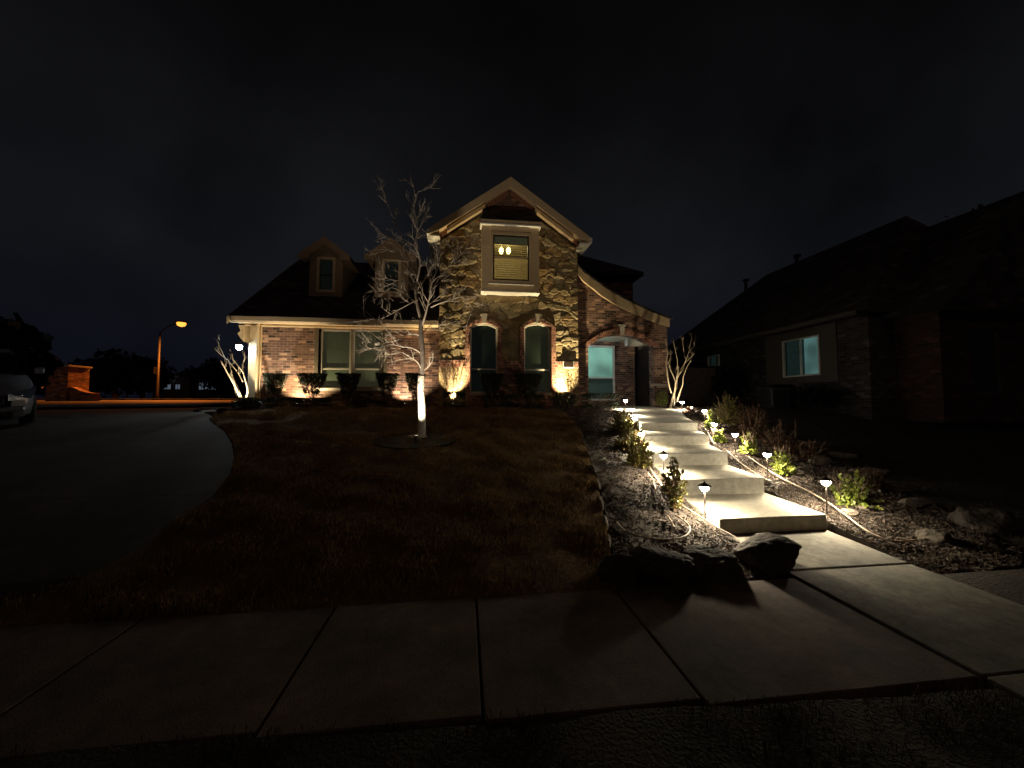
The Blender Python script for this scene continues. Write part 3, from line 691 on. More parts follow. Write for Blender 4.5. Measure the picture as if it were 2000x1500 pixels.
for s_, xo in ((-1, at(873,437,13.2).x), (1, at(1121,447,13.2).x)):
    xi = at(948,390,13.2).x if s_ < 0 else at(1046,390,13.2).x
    xe = xo
    def o_(x, d): return (x, rake(x)-d)
    MB().prism([o_(xe,.44),o_(xi,.44),o_(xi,.32),o_(xe,.32)] if s_ < 0 else [o_(xi,.44),o_(xe,.44),o_(xe,.32),o_(xi,.32)], 13.22, 13.40).build('moulding', M['trim'], H, bevel=.015)
    xs_ = gx_l if s_ < 0 else gx_r; xr_ = Lo.x if s_ < 0 else Ro.x
    MB().box(xs_, xr_-s_*.05, GF+.04, SY+.5, ezg-.22, ezg-.165).build('eave_return', M['white'], H)
    MB().box(xr_-s_*.09, xr_+s_*.03, GF-.02, 20.5, ezg-.17, ezg-.02).build('gutter', M['white'], H)
    MB().box(xs_-.02*s_-.04, xs_-.02*s_+.04+.14*s_, SY-.14, SY-.05, ezg-.36, ezg-.23).build('corbel', M['cast'], H)
# bay window box
BY = 13.02
b0, b1, bz0, bz1 = rect(941,443,1053,570,BY)
bw = rect(963,460,1033,548,BY)
hb = [(bw[0],bw[2]),(bw[1],bw[2]),(bw[1],bw[3]),(bw[0],bw[3])]
bay = MB().prism([(b0,bz0+.03),(b1,bz0+.03),(b1,bz1),(b0,bz1)], BY, BY+.05, [hb]).box(b0, b0+.05, BY+.05, SY-.03, bz0+.03, bz1).box(b1-.05, b1, BY+.05, SY-.03, bz0+.03, bz1).build('bay_window', M['trim'], H)
MB().prism([(bw[0]-.1,bw[2]-.12),(bw[1]+.1,bw[2]-.12),(bw[1]+.1,bw[3]+.1),(bw[0]-.1,bw[3]+.1)], BY-.035, BY-.001, [hb]).build('trim', M['trim'], bay, bevel=.008)
MB().box(bw[0]-.16, bw[1]+.16, BY-.07, BY-.036, bw[2]-.16, bw[2]-.12).build('sill', M['white'], bay, bevel=.006)
MB().box(b0-.02, b1+.02, BY-.03, SY-.03, bz0-.02, bz0+.028).build('apron', M['white'], bay, bevel=.006)
MB().box(b0-.06, b1+.06, BY-.10, SY-.1, bz1+.002, bz1+.08).build('crown_moulding', M['white'], bay, bevel=.02)
MB().box(b0-.04, b1+.04, BY-.07, SY-.1, bz1+.083, bz1+.20).build('crown_board', M['trim'], bay, bevel=.01)
zr0 = bz1+.203; zr1 = at(997,409,SY-.1).z
MB().add([(b0-.05,BY-.1,zr0),(b1+.05,BY-.1,zr0),(b1+.05,SY-.08,zr0),(b0-.05,SY-.08,zr0),(b0+.08,SY-.1,zr1),(b1-.08,SY-.1,zr1)], [(0,3,2,1),(0,1,5,4),(1,2,5),(3,0,4),(2,3,4,5)]).build('bay_roof', M['roof'], bay)
wn = MB().prism([(bw[0],bw[2]),(bw[1],bw[2]),(bw[1],bw[3]),(bw[0],bw[3])], BY+.0, BY+.06, [[(bw[0]+.045,bw[2]+.045),(bw[1]-.045,bw[2]+.045),(bw[1]-.045,bw[3]-.03),(bw[0]+.045,bw[3]-.03)]]).build('window_frame', M['bronze'], bay)
rm = at(1000,503,BY).z
MB().box(bw[0]+.045, bw[1]-.045, BY+.01, BY+.05, rm-.03, rm+.03).build('sash_rail', M['trim'], bay)
MB().box(bw[0]+.04, bw[1]-.04, BY+.058, BY+.061, bw[2]+.04, bw[3]-.03).build('pane', M['glass'], bay)
slm = leafm('blind_slat', (.75,.62,.36), (.8,.66,.4), .6)
mb = MB(); zz = at(1000,475,BY).z
while zz > bw[2]+.05:
    mb.add([(bw[0]+.05,BY+.10,zz),(bw[1]-.05,BY+.10,zz),(bw[1]-.05,BY+.125,zz+.036),(bw[0]+.05,BY+.125,zz+.036)], [(0,1,2,3)]); zz -= .078
for q in (.2, .8):
    xq = bw[0]+(bw[1]-bw[0])*q; mb.box(xq-.006, xq+.006, BY+.09, BY+.093, bw[2]+.05, at(1000,475,BY).z)
mb.build('blind', slm, bay)
MB().box(bw[0]+.04, bw[1]-.04, BY+.13, BY+.15, at(1000,475,BY).z, bw[3]).build('valance', M['blind'], bay)
# room behind the upper window
rmm = mat('room_wall', (.16,.12,.05), .8)
rx0, rx1, ry0, ry1, rz0, rz1 = bw[0]-1.0, bw[1]+1.0, 13.85, 16.4, bw[2]-.9, bw[3]+.5
MB().box(rx0, rx1, ry1, ry1+.1, rz0, rz1).box(rx0-.1, rx0, ry0, ry1, rz0, rz1).box(rx1, rx1+.1, ry0, ry1, rz0, rz1).box(rx0, rx1, ry0, ry1, rz0-.1, rz0).box(rx0, rx1, ry0, ry1, rz1, rz1+.1).build('bedroom', rmm, H)
for k, xp in enumerate((979, 993)):
    p = at(xp, 489, 14.6)
    t = empty('pendant_lamp', p, ['glowing globe lamp behind the upstairs blinds, the left one of two', 'glowing globe lamp behind the upstairs blinds, the right one of two'][k], 'pendant lamp', 'globe lamps in the upstairs room')
    MB().lathe([(.01,-.14),(.06,-.12),(.085,-.05),(.09,.02),(.07,.08),(.03,.12)], p, 14).build('globe', M['bulby'], t, smooth=True)
    MB().tube([(p.x,p.y,p.z+.115),(p.x,p.y,rz1)], .008, 6).build('stem', M['bronze'], t)
light('POINT', 'room_light', (at(986,489,14.6).x, 14.6, at(986,489,14.6).z+.25), 170, (1,.78,.42), None, .1)

# --- porch wing with swept roofline
up = [(1124,517),(1140,530),(1152,538),(1166,549),(1182,560),(1200,571),(1220,582),(1244,594),(1270,606),(1290,614),(1308,621)]
lw = [(1124,536),(1140,549),(1157,562),(1175,577),(1195,590),(1220,603),(1245,615),(1270,625),(1290,632),(1308,638)]
FY = 13.45
U = [xz(*p, FY) for p in up]; Lw = [xz(*p, FY) for p in lw]
U[0] = (gx_r+.03, U[0][1]); Lw[0] = (gx_r+.03, Lw[0][1])
MB().prism(U+list(reversed(Lw)), FY, FY+.1).build('swept_fascia', M['trim'], H, bevel=.006)
MB().prism([(x, z+.035) for x, z in U]+[(U[-1][0]+.12, U[-1][1]+.02), (U[-1][0]+.12, U[-1][1]-.06)]+[(x, z-.04) for x, z in reversed(U)], FY-.03, 19).build('swept_roof', M['roof'], H)
pxr = at(1304,700,PY).x
Lp = [xz(*p, PY) for p in lw]
wallpoly = [(gx_r+.02, zb), (pxr, zb)]+[(min(x, pxr), z+.12) for x, z in reversed(Lp)]
wallpoly[-1] = (gx_r+.02, wallpoly[-1][1])
ax0 = at(1149,700,PY).x; ax1 = at(1278,700,PY).x; azs = at(1213,673,PY).z; azc = at(1213,653,PY).z
arch_h = [(ax0,zb-.0+.02),(ax1,zb+.02)]+list(reversed(arch_pts(ax0, ax1, azs, azc, 20)))
MB().prism(wallpoly, PY, PY+.42, [arch_h]).build('wall', M['brick'], H)
def band(d0, d1, y0, name):
    o = arch_pts(ax0-d1, ax1+d1, azs-.08, azc+d1, 22); i = arch_pts(ax0-d0, ax1+d0, azs-.08+.0, azc+d0, 22)
    MB().prism(o+list(reversed(i)), y0, PY-.001).build(name, M['brick2'], H)
band(.0, .11, PY-.05, 'arch_band'); band(.113, .22, PY-.09, 'arch_band')
m_ = at(1212,640,PY).x
MB().prism([(m_-.07,azc-.03),(m_+.07,azc-.03),(m_+.10,azc+.26),(m_+.14,azc+.26),(m_+.14,azc+.33),(m_-.14,azc+.33),(m_-.14,azc+.26),(m_-.10,azc+.26)], PY-.16, PY-.091).build('keystone', M['cast'], H, bevel=.01)
MB().box(pxr-.72, pxr+.02, PY-.07, PY-.001, at(1290,754,PY).z, at(1290,750,PY).z).build('water_table', M['cast'], H)
MB().box(pxr-.25, pxr, PY+.42, 19, zb, 4.3).build('wall', M['brick'], H)
# porch interior
BYp = 15.7; cz = azc+.02
MB().box(gx_r-.1, pxr, PY+.42, BYp+2, cz, cz+.1).build('porch_ceiling', M['white'], H)
MB().box(gx_r, pxr, 13.5, BYp+2.5, 1.36, 1.483).build('porch_floor', M['conc'], H)
pwin = rect(1140,675,1201,782,BYp-.05)
dx0 = at(1240,720,BYp).x
pwin = (max(pwin[0], gx_r+.12), pwin[1], pwin[2], pwin[3])
MB().prism([(gx_r,1.48),(dx0,1.48),(dx0,cz),(gx_r,cz)], BYp, BYp+.25, [[(pwin[0],pwin[2]),(pwin[1],pwin[2]),(pwin[1],pwin[3]),(pwin[0],pwin[3])]]).build('porch_back_wall', M['brick'], H)
def litblind(name, c, s, cxx, czz, rad):
    m = bpy.data.materials.new(name); m.use_nodes = True; nt = m.node_tree; N = nt.nodes; L = nt.links; b = N['Principled BSDF']
    b.inputs['Base Color'].default_value = (.3,.5,.45,1)
    g = N.new('ShaderNodeNewGeometry'); sp = N.new('ShaderNodeSeparateXYZ'); L.new(g.outputs['Position'], sp.inputs[0])
    wv = N.new('ShaderNodeTexWave'); wv.bands_direction = 'Z'; wv.inputs['Scale'].default_value = 6; wv.inputs['Distortion'].default_value = .3; L.new(g.outputs['Position'], wv.inputs['Vector'])
    n = N.new('ShaderNodeTexNoise'); n.inputs['Scale'].default_value = 1.2; n.inputs['Detail'].default_value = 1; L.new(g.outputs['Position'], n.inputs['Vector'])
    r = N.new('ShaderNodeMapRange'); r.inputs[1].default_value = .3; r.inputs[2].default_value = .7; r.inputs[3].default_value = .35*s; r.inputs[4].default_value = 1.3*s; L.new(n.outputs['Fac'], r.inputs[0])
    m2 = N.new('ShaderNodeMath'); m2.operation = 'MULTIPLY_ADD'; L.new(wv.outputs['Fac'], m2.inputs[0]); m2.inputs[1].default_value = .15*s; L.new(r.outputs[0], m2.inputs[2])
    b.inputs['Emission Color'].default_value = (*c, 1); L.new(m2.outputs[0], b.inputs['Emission Strength'])
    return m
teal = litblind('lit_blind', (.34,.66,.55), .42, 0, 0, 1)
f = MB().prism([(pwin[0],pwin[2]),(pwin[1],pwin[2]),(pwin[1],pwin[3]),(pwin[0],pwin[3])], BYp-.05, BYp+.05, [[(pwin[0]+.07,pwin[2]+.07),(pwin[1]-.07,pwin[2]+.07),(pwin[1]-.07,pwin[3]-.07),(pwin[0]+.07,pwin[3]-.07)]]).build('window', M['white'], H, bevel=.006)
f['label'] = 'porch window with glowing teal blind'
rr_ = at(1175,738,BYp).z
MB().box(pwin[0]+.07, pwin[1]-.07, BYp-.04, BYp+.03, rr_-.03, rr_+.03).build('sash_rail', M['white'], f)
MB().box(pwin[0]+.07, pwin[1]-.07, BYp+.0, BYp+.006, pwin[2]+.07, pwin[3]-.07).build('pane', M['glass'], f)
MB().box(pwin[0]+.03, pwin[1]-.03, BYp+.1, BYp+.11, rr_, pwin[3]).build('blind', teal, f)
MB().box(pwin[0]+.03, pwin[1]-.03, BYp+.11, BYp+.12, pwin[2], rr_).build('lower_blind', mat('dim_blind', (.10,.15,.14), .8, emit=(.2,.3,.3), es=.03), f)
# door recess
MB().box(dx0-.25, dx0, BYp+.25, BYp+1.9, 1.48, cz).build('wall', M['brick'], H)
dr = MB().box(dx0+.05, pxr-.3, BYp+1.7, BYp+1.76, 1.5, 4.0).build('door', M['door'], H)
MB().box(dx0+.12, dx0+.5, BYp+1.67, BYp+1.698, 1.7, 2.5).box(dx0+.6, dx0+1., BYp+1.67, BYp+1.698, 1.7, 2.5).build('door_panel', M['door'], dr, bevel=.01)
MB().tube([(dx0+.12,BYp+1.66,2.5),(dx0+.12,BYp+1.60,2.52),(dx0+.12,BYp+1.60,2.7),(dx0+.12,BYp+1.66,2.72)], .012).build('handle', M['bronze'], dr)
MB().box(at(1222,660,14.9).x, pxr-.25, 14.75, 15.0, cz-.28, cz-.002).build('porch_beam', M['white'], H)
MB().box(dx0-.05, pxr-.25, BYp+.02, BYp+.2, cz-.5, cz-.002).build('door_header', M['door'], H)
lp = Vector((gx_r+.30, 14.5, cz-.12))
pl_ = MB().lathe([(.02,.1),(.09,.09),(.10,.05),(.10,.03)], lp, 14).build('ceiling_lamp', M['bronze'], H)
MB().lathe([(.07,-.03),(.085,.0),(.085,.029)], lp, 14).build('diffuser', M['bulbc'], pl_)
light('POINT', 'porch_light', (lp.x, lp.y, lp.z-.12), 22, (.80,.90,1), None, .06)
shade_panel = MB().box(pxr-.31, pxr-.252, 14.5, 17.2, 1.49, cz-.35).build('door', M['door'], H); shade_panel['label'] = 'dark panel added for the shade in the right side of the porch'  # dark panel added where the porch side lies in shade
for k in range(2): MB().box(pxr-.325, pxr-.311, 14.75+k*.9, 15.4+k*.9, 1.8, 3.3).build('door_panel', M['door'], shade_panel, bevel=.008)  # raised faces on the added shade panel
# rear upper storey
ry_ = 17.5
ce = at(1257,531,ry_); cwx = at(1236,560,ry_+.4).x
MB().box(gx_r-.3, cwx, ry_+.4, 23, 3.5, ce.z-.1).build('wall', M['brick'], H)
rt_ = at(1124,495,ry_+2.6)
MB().add([(gx_r-.4,ry_,ce.z),(ce.x,ry_,ce.z),(ce.x,23.5,ce.z),(gx_r-.4,23.5,ce.z),(gx_r-.4,ry_+3,rt_.z+.1),(rt_.x+.3,ry_+3,rt_.z+.1),
          (gx_r-.4,ry_,ce.z-.18),(ce.x,ry_,ce.z-.18),(ce.x,23.5,ce.z-.18),(gx_r-.4,23.5,ce.z-.18)],
         [(0,1,5,4),(1,2,5),(2,3,4,5),(6,9,8,7),(0,6,7,1),(1,7,8,2),(2,8,9,3),(3,9,6,0,4)]).build('roof', M['roof'], H)
# back closure
MB().box(cl, pxr, 22.4, 22.6, zb, 4.4).build('wall', M['brick'], H)
# corner lamp on the left return (cool white)
wlp = at(467,678,13.75)
lampo = MB().box(cl-.03, cl, 13.99, 14.12, wlp.z-.05, wlp.z+.2).tube([(cl-.02,14.04,wlp.z+.15),(wlp.x+.06,13.85,wlp.z+.22),(wlp.x,13.76,wlp.z+.13)], .014, 8).lathe([(.02,.13),(.09,.09),(.10,.06)], wlp, 14).build('wall_lamp', M['bronze'], H)
MB().lathe([(.03,-.09),(.08,-.05),(.095,.02),(.08,.059)], wlp, 14).build('bulb', M['bulbc'], lampo, smooth=True)
light('POINT', 'corner_light', (wlp.x-.02, wlp.y-.08, wlp.z-.08), 52, (.72,.9,1), None, .05)

# ------------------------------------------------------------------ uplights
UP = 1.0
def uplight(loc, aim, energy, cone, label, color=(1,.80,.50), blend=.5, radius=.025, group='bullet uplights at the foot of the house'):
    loc = Vector(loc); t = empty('uplight', loc, label, 'spotlight', group)
    d = (Vector(aim)-loc).normalized(); hd = loc+Vector((0, 0, .09))
    MB().tube([loc-Vector((0,0,.08)), loc+Vector((0,0,.06))], .011, 8).build('stake', M['black'], t)
    MB().tube([hd-d*.06, hd-d*.03, hd+d*.05, hd+d*.055], [.018,.032,.034,.034], 12).build('housing', M['black'], t)
    MB().tube([hd+d*.0555, hd+d*.058], .028, 12).build('lens', M['uplens'], t)
    light('SPOT', 'uplight_beam', hd+d*.075, energy*UP, color, t, radius, Vector(aim), cone, blend)
    return t
WARM = (1,.78,.42)
p = at(1106,757,13.0); uplight((p.x, 13.0, 1.47), (p.x+.02, SY, 3.4), 1650, 78, 'bullet uplight flaring against the right stone pier', WARM, 1.)
p = at(886,760,13.0); uplight((p.x, 12.98, 1.47), (p.x-.0, SY, 3.4), 1600, 74, 'bullet uplight at the foot of the left stone pier', WARM, 1.)
p = at(578,770,13.1); uplight((p.x, 13.15, 1.47), (p.x+.1, WY+.2, 3.5), 340, 130, 'bullet uplight between the hedges left of the paired windows', (1,.77,.44))
p = at(790,780,13.1); uplight((p.x, 13.12, 1.47), (p.x, WY+.2, 3.4), 230, 120, 'bullet uplight on the brick behind the bare tree', (1,.76,.50))
tb = gp(824,853)
uplight((tb.x-.05, tb.y-.60, zg(0, tb.y-.60)+.03), (tb.x, tb.y, tb.z+2.1), 520, 96, 'bullet uplight in the mulch ring aimed up the pale tree trunk', (1,.84,.62), .8, group='bullet uplights aimed at trees')
p = gp(476,798); mlb = Vector((at(470,780,12.9).x, 12.9, zg(0,12.9)))
uplight((mlb.x+.1, 12.35, 1.48), (mlb.x+.25, 13.3, 3.4), 300, 95, 'bullet uplight under the small bare tree left of the house corner', (1,.86,.62), group='bullet uplights aimed at trees')
mrb = gp(1318,797); mrb.y = 11.6; mrb.x = at(1318,795,11.6).x; mrb.z = zg(0, 11.6)
uplight((mrb.x+.15, mrb.y-.75, zg(0, mrb.y-.75)+.03), (mrb.x, mrb.y+.1, mrb.z+1.3), 230, 85, 'bullet uplight under the small bare tree right of the porch', (1,.84,.56), group='bullet uplights aimed at trees')

# ------------------------------------------------------------------ path lights
def path_light(loc, label):
    loc = Vector(loc); t = empty('path_light', loc, label, 'path light', 'path lights beside the concrete walk')
    MB().tube([loc-Vector((0,0,.12)), loc+Vector((0,0,.335))], .0085, 8).build('stem', M['bronze'], t)
    h = loc+Vector((0,0,.34))
    MB().lathe([(.024,-.016),(.040,-.002),(.050,.012),(.052,.036),(.050,.046)], h, 14).build('lens', M['bulbw'], t)
    MB().lathe([(.078,.044),(.082,.047),(.05,.066),(.02,.082),(.012,.088),(.010,.10),(.004,.106)], h, 18).build('cap', M['bronze'], t, smooth=False)
    for k in range(3):
        a = k*2.094+.4
        MB().tube([h+Vector((.056*math.cos(a),.056*math.sin(a),.01)), h+Vector((.056*math.cos(a),.056*math.sin(a),.046))], .0025, 5).build('strut', M['bronze'], t)
    light('SPOT', 'path_bulb', h+Vector((0,0,-.028)), 215, (1,.84,.58), t, .022, h+Vector((0,0,-1)), 158, .35)
    return t
def gy(x, y, Y):                                     # ground point under a lamp at depth Y
    p = at(x, y, Y); return (p.x, Y, zg(0, Y)+.0)
LP = [(1376,953,4.5,'nearest path light left of the walk, in front of the sparse upright shrub'),(1296,890,5.8,'second path light up the left side, standing clear against the steps'),
      (1253,848,7.2,'third path light up the left side, among the shrub leaves'),(1240,818,8.6,'fourth path light up the left side, above the dark left shrubs'),
      (1235,800,10.0,'fifth path light up the left side, beside the upper landing'),(1222,783,11.8,'farthest path light on the left, in front of the porch wall'),
      (1613,942,4.5,'nearest path light right of the walk, beside the lime green shrub'),(1498,888,5.8,'second path light up the right side, left of a lit green shrub'),
      (1436,849,7.0,'third path light up the right side of the walk'),(1395,829,8.0,'fourth path light up the right side of the walk'),
      (1376,803,9.3,'fifth path light up the right side, next to the dark shrubs'),(1332,786,11.6,'farthest path light on the right, at the foot of the forked bare tree')]
for x, y, Y, lab in LP:
    p = at(x, y, Y); path_light((p.x, Y, p.z-.36), lab)

# ------------------------------------------------------------------ tubing
def hose(px, label, r=.009, lift=.012):
    P_ = [gp(*q) for q in px]; pts = []
    for i in range(len(P_)-1):
        for j in range(6):
            t = j/6; a = P_[max(0, i-1)]; b = P_[i]; c = P_[i+1]; d = P_[min(len(P_)-1, i+2)]
            pts.append(.5*((2*b)+(c-a)*t+(2*a-5*b+4*c-d)*t*t+(3*b-a-3*c+d)*t**3))
    pts.append(P_[-1]); pts = [Vector((p.x, p.y, zg(p.x, p.y)+.05+lift)) for p in pts]
    tag(MB().tube(pts, r, 8).build('drip_tube', M['hose'], smooth=True), label, 'tubing', 'drip tubing lying on the mulch')
hose([(1268,918),(1285,945),(1305,975),(1335,998),(1370,1020),(1405,1043),(1435,1060),(1450,1075),(1447,1083)], 'tan tube running down the left edge of the walk to the boulders')
hose([(1205,1030),(1222,1048),(1255,1060),(1300,1065),(1335,1060),(1348,1045),(1340,1030),(1320,1016)], 'tan tube looping in the mulch left of the walk')
hose([(1266,932),(1276,945),(1281,967)], 'short piece of tan tube beside the left shrubs')
hose([(1304,1018),(1312,1030),(1318,1041)], 'tiny piece of tan tube under the sparse upright shrub')
hose([(1378,842),(1386,856),(1392,868),(1400,874)], 'short tan tube by the upper right steps')
hose([(1420,886),(1440,905),(1465,925),(1500,945),(1530,955)], 'tan tube along the right edge of the middle steps')
hose([(1462,898),(1490,918),(1530,943),(1580,968),(1620,992),(1655,1018),(1690,1045),(1740,1067),(1790,1066)], 'long tan tube curving down the right bed past the nearest light')

# ------------------------------------------------------------------ shrubs
def shrub(name, c, r, leaf, n, label, group=None, shape='round', cat='shrub', ls=.03, stems=9, jag=.25, leaf2=None):
    c = Vector(c); t = empty(name, c, label, cat, group); rx, ry, h = r
    mb = MB()
    for k in range(stems):
        a = rng.uniform(0, 6.283); q = rng.uniform(.3, .95)
        top = c+Vector((math.cos(a)*rx*q, math.sin(a)*ry*q, h*rng.uniform(.7, .95)))
        mid = c.lerp(top, .5)+Vector((rng.uniform(-.05,.05), rng.uniform(-.05,.05), h*.06))
        base = c+Vector((math.cos(a)*.04, math.sin(a)*.04, -.04))
        mb.tube([base, c.lerp(mid, .5)+Vector((0,0,.01)), mid, top], [.011,.008,.006,.003], 5)
        for _ in range(3 if shape != 'vase' else 5):
            s = mid.lerp(top, rng.uniform(-.5, .8)); e_ = s+Vector((rng.uniform(-1,1)*rx*.4, rng.uniform(-1,1)*ry*.4, h*rng.uniform(.1, .3)))
            mb.tube([s, s.lerp(e_, .5)+Vector((0,0,.01)), e_], [.004,.003,.0018], 4)
    mb.build('stem', M['stem'], t)
    u = randdirs(n*2)
    if shape == 'vase':
        zt = rng.uniform(0, 1, n*2)**.45; a = rng.uniform(0, 6.283, n*2)
        rad = (.28+.72*zt)*rng.uniform(.2, 1, n*2)**.5
        P = np.stack([np.cos(a)*rad*rx, np.sin(a)*rad*ry, h*(.12+.88*zt)], 1)
        nz = np.array([noise.noise(Vector(p*6+np.array(c))) for p in P]); P = P[(nz+ (zt-.7)*.9) > -.22]
    elif shape == 'box':
        P = rng.uniform(-1, 1, (n*2, 3)); P = np.sign(P)*np.abs(P)**.55; q = np.abs(P).max(1); P = P/(.75+.25*np.linalg.norm(P, axis=1)/1.3)[:,None]; P[:,2] = (P[:,2]+1)/2
        P = P*np.array([rx, ry, h])
    elif jag >= .3:
        n = int(n*1.9); S = max(22, n//42); ed_ = randdirs(S); ed_[:,2] = np.abs(ed_[:,2])*rng.uniform(.3, 1.3, S)-.1; ed_ /= np.linalg.norm(ed_, axis=1)[:,None]
        if shape == 'upright': ed_[:,2] += .8; ed_ /= np.linalg.norm(ed_, axis=1)[:,None]*.85
        ed_ *= rng.uniform(.55, 1.12, S)[:,None]; k = rng.integers(0, S, n); q = rng.uniform(.08, 1, n)**.55
        E_ = ed_[k]; P = E_*q[:,None]; P[:,2] = P[:,2]+.10*np.sin(q*3.14); P[:,2] = P[:,2]*.98; P = P*np.array([rx, ry, h])+rng.normal(size=(n,3))*.013*(1.2-q)[:,None]*2
        mb2 = MB()
        for v in ed_: mb2.tube([c, c+Vector((v[0]*rx*.45, v[1]*ry*.45, h*(v[2]*.5+.1))), c+Vector((v[0]*rx, v[1]*ry, h*v[2]*.98))], [.006,.004,.002], 4)
        mb2.build('branches', M['stem'], t)
    else:
        rad = rng.uniform(0, 1, n*2)**.42; P = u*rad[:,None]
        nz = np.array([noise.noise(Vector(p*2.2+np.array(c)*3)) for p in P])
        P = P*(1+jag*nz[:,None]*1.8); P = P[rng.uniform(size=len(P)) < np.clip(.75+nz*1.4, .1, 1)] if len(P) else P
        if shape == 'upright':
            P = P[:n]; a = np.abs(P[:,2]); P[:,0] *= 1-.35*a; P[:,1] *= 1-.35*a
        P[:,2] = (P[:,2]+1)/2; P[:,2] = P[:,2]**.85; P = P*np.array([rx, ry, h])
    P = P[:n]; n = len(P)
    P[:,2] = np.maximum(P[:,2], .02)
    C = P+np.array(c); d = randdirs(n); e_ = np.cross(d, randdirs(n)); e_ /= np.linalg.norm(e_, axis=1)[:,None]; s = rng.uniform(.6, 1.15, n)[:,None]*ls
    quads('foliage', C, d*s*.62, e_*s*.34, M[leaf], t)
    return t
GH = 'clipped vase shaped hedges against the front wall'
for i, (x0, x1, lab) in enumerate([(513,562,'clipped bare hedge at the left end of the brick wall'),(579,640,'clipped twiggy hedge left of the paired windows'),(655,706,'clipped hedge in the dark below the paired windows'),
        (733,781,'clipped twiggy hedge at the right side of the paired windows'),(790,832,'clipped twiggy hedge behind the pale tree trunk'),(936,986,'clipped hedge below the left arched window'),(1004,1062,'clipped hedge below the right arched window')]):
    Y = 12.95; a = at(x0, 735, Y); b = at(x1, 735, Y); c = (a.x+b.x)/2; zt = at(x0, 729, Y).z; z0 = zg(0, Y)
    shrub('hedge', (c, Y, z0), ((b.x-a.x)/2, .3, zt-z0), 'leafd', 5200, lab, GH, 'vase', 'hedge', .03, 16)
for x0, x1, yt, lab, n in [(861,909,716,'sparse twiggy shrub glowing against the left stone pier',120),(1096,1136,722,'sparse twiggy shrub beside the right stone pier',160)]:
    Y = 13.2 if x0 < 900 else 13.0; a = at(x0, 735, Y); b = at(x1, 735, Y); zt = at(x0, yt, Y).z; z0 = zg(0, Y)
    shrub('twiggy_shrub', ((a.x+b.x)/2, Y, z0), ((b.x-a.x)/2, .15, zt-z0), 'leafr', n, lab, None, 'vase', 'shrub', .03, 26)
GB = 'low dark box shrubs along the foundation bed'
for x0, x1, yt, Y, sh, lab in [(452,516,776,12.25,'round','low round dark shrub at the left corner of the bed'),(526,584,776,12.5,'box','low dark shrub in front of the leftmost clipped hedge'),(586,642,777,12.5,'box','low dark shrub left of the paired windows'),
        (700,752,782,12.6,'box','low dark shrub right below the paired windows'),(866,909,765,12.55,'box','square cut dark shrub in front of the left stone pier'),(945,990,772,12.6,'box','low dark shrub under the left arched window'),(992,1062,770,12.6,'box','wide dark shrub under the right arched window'),
        (1070,1130,764,12.6,'round','rounded dark shrub in front of the right stone pier'),(1140,1204,768,12.5,'box','dark shrub under the porch window')]:
    a = at(x0, 790, Y); b = at(x1, 790, Y); z0 = zg(0, Y)-.03; zt = at(x0, yt, Y).z
    shrub('box_shrub', ((a.x+b.x)/2, Y, z0), ((b.x-a.x)/2, .32, zt-z0), 'leafd', 2600, lab, GB, sh, 'shrub', .032, 6, .12)
def sh_px(x0, x1, yt, yb, Y, leaf, n, lab, shape='round', ls=.03, jag=.3, stems=10, name='shrub', group='leafy shrubs lining the walk'):
    a = at(x0, yb, Y); b = at(x1, yb, Y); zt = at((x0+x1)/2, yt, Y).z; z0 = min(at((x0+x1)/2, yb, Y).z, zg(0, Y)+.02); rx = (b.x-a.x)/2
    return shrub(name, ((a.x+b.x)/2, Y, z0), (rx, min(rx, .45), zt-z0), leaf, n, lab, group, shape, 'shrub', ls, stems, jag)
sh_px(1282,1304,764,797,12.9,'leafg',1200,'rounded green shrub at the foot of the right porch pier','round',.03,.1, group=None)
sh_px(1190,1240,796,856,8.8,'leafm',6500,'reddish shrub highest on the left side of the walk',ls=.03,jag=.4)
sh_px(1202,1264,820,890,7.5,'leafm',7500,'dark reddish shrub midway up the left side of the walk',ls=.03,jag=.4)
sh_px(1218,1278,846,930,6.6,'leafm',7500,'dark green and red shrub lowest of the cluster left of the walk',ls=.03,jag=.4)
sh_px(1292,1346,915,1012,4.75,'leafm',1300,'sparse upright shrub standing alone left of the nearest steps','upright',.026,.45,8)
sh_px(1338,1358,792,806,11.0,'leafp',260,'small pink flowered plant beside the farthest right path light','round',.03,.3,6, group=None)
sh_px(1374,1402,788,828,9.2,'leafg',900,'small yellow lit shrub highest on the right side, beside a path light',jag=.45)
sh_px(1390,1418,830,864,8.0,'leafg',800,'small green shrub between the third and fourth right path lights',jag=.45)
sh_px(1446,1478,838,886,7.0,'leafg',1100,'small yellow green shrub right of the third path light up',jag=.45)
sh_px(1508,1552,864,926,6.0,'leafg',1500,'small lime lit shrub beside the second right path light',jag=.45)
sh_px(1626,1702,916,1005,4.8,'leafg',2600,'lime green shrub nearest the viewer right of the walk',ls=.03,jag=.45)
sh_px(1396,1448,766,842,9.7,'leafm',5500,'tall dark shrub at the upper end of the right row',ls=.032,jag=.4)
sh_px(1432,1504,788,874,8.3,'leafr',6500,'broad rusty shrub second in the dark right row',ls=.032,jag=.4)
sh_px(1492,1562,824,906,7.3,'leafr',6000,'dark red shrub third in the right row',ls=.032,jag=.4)
sh_px(1548,1612,858,932,6.6,'leafr',5000,'dark shrub behind the small lime shrub, fourth in the right row',ls=.032,jag=.4)
sh_px(1676,1730,908,990,5.3,'leafr',3200,'dark red shrub behind the nearest lime shrub',ls=.03,jag=.4)

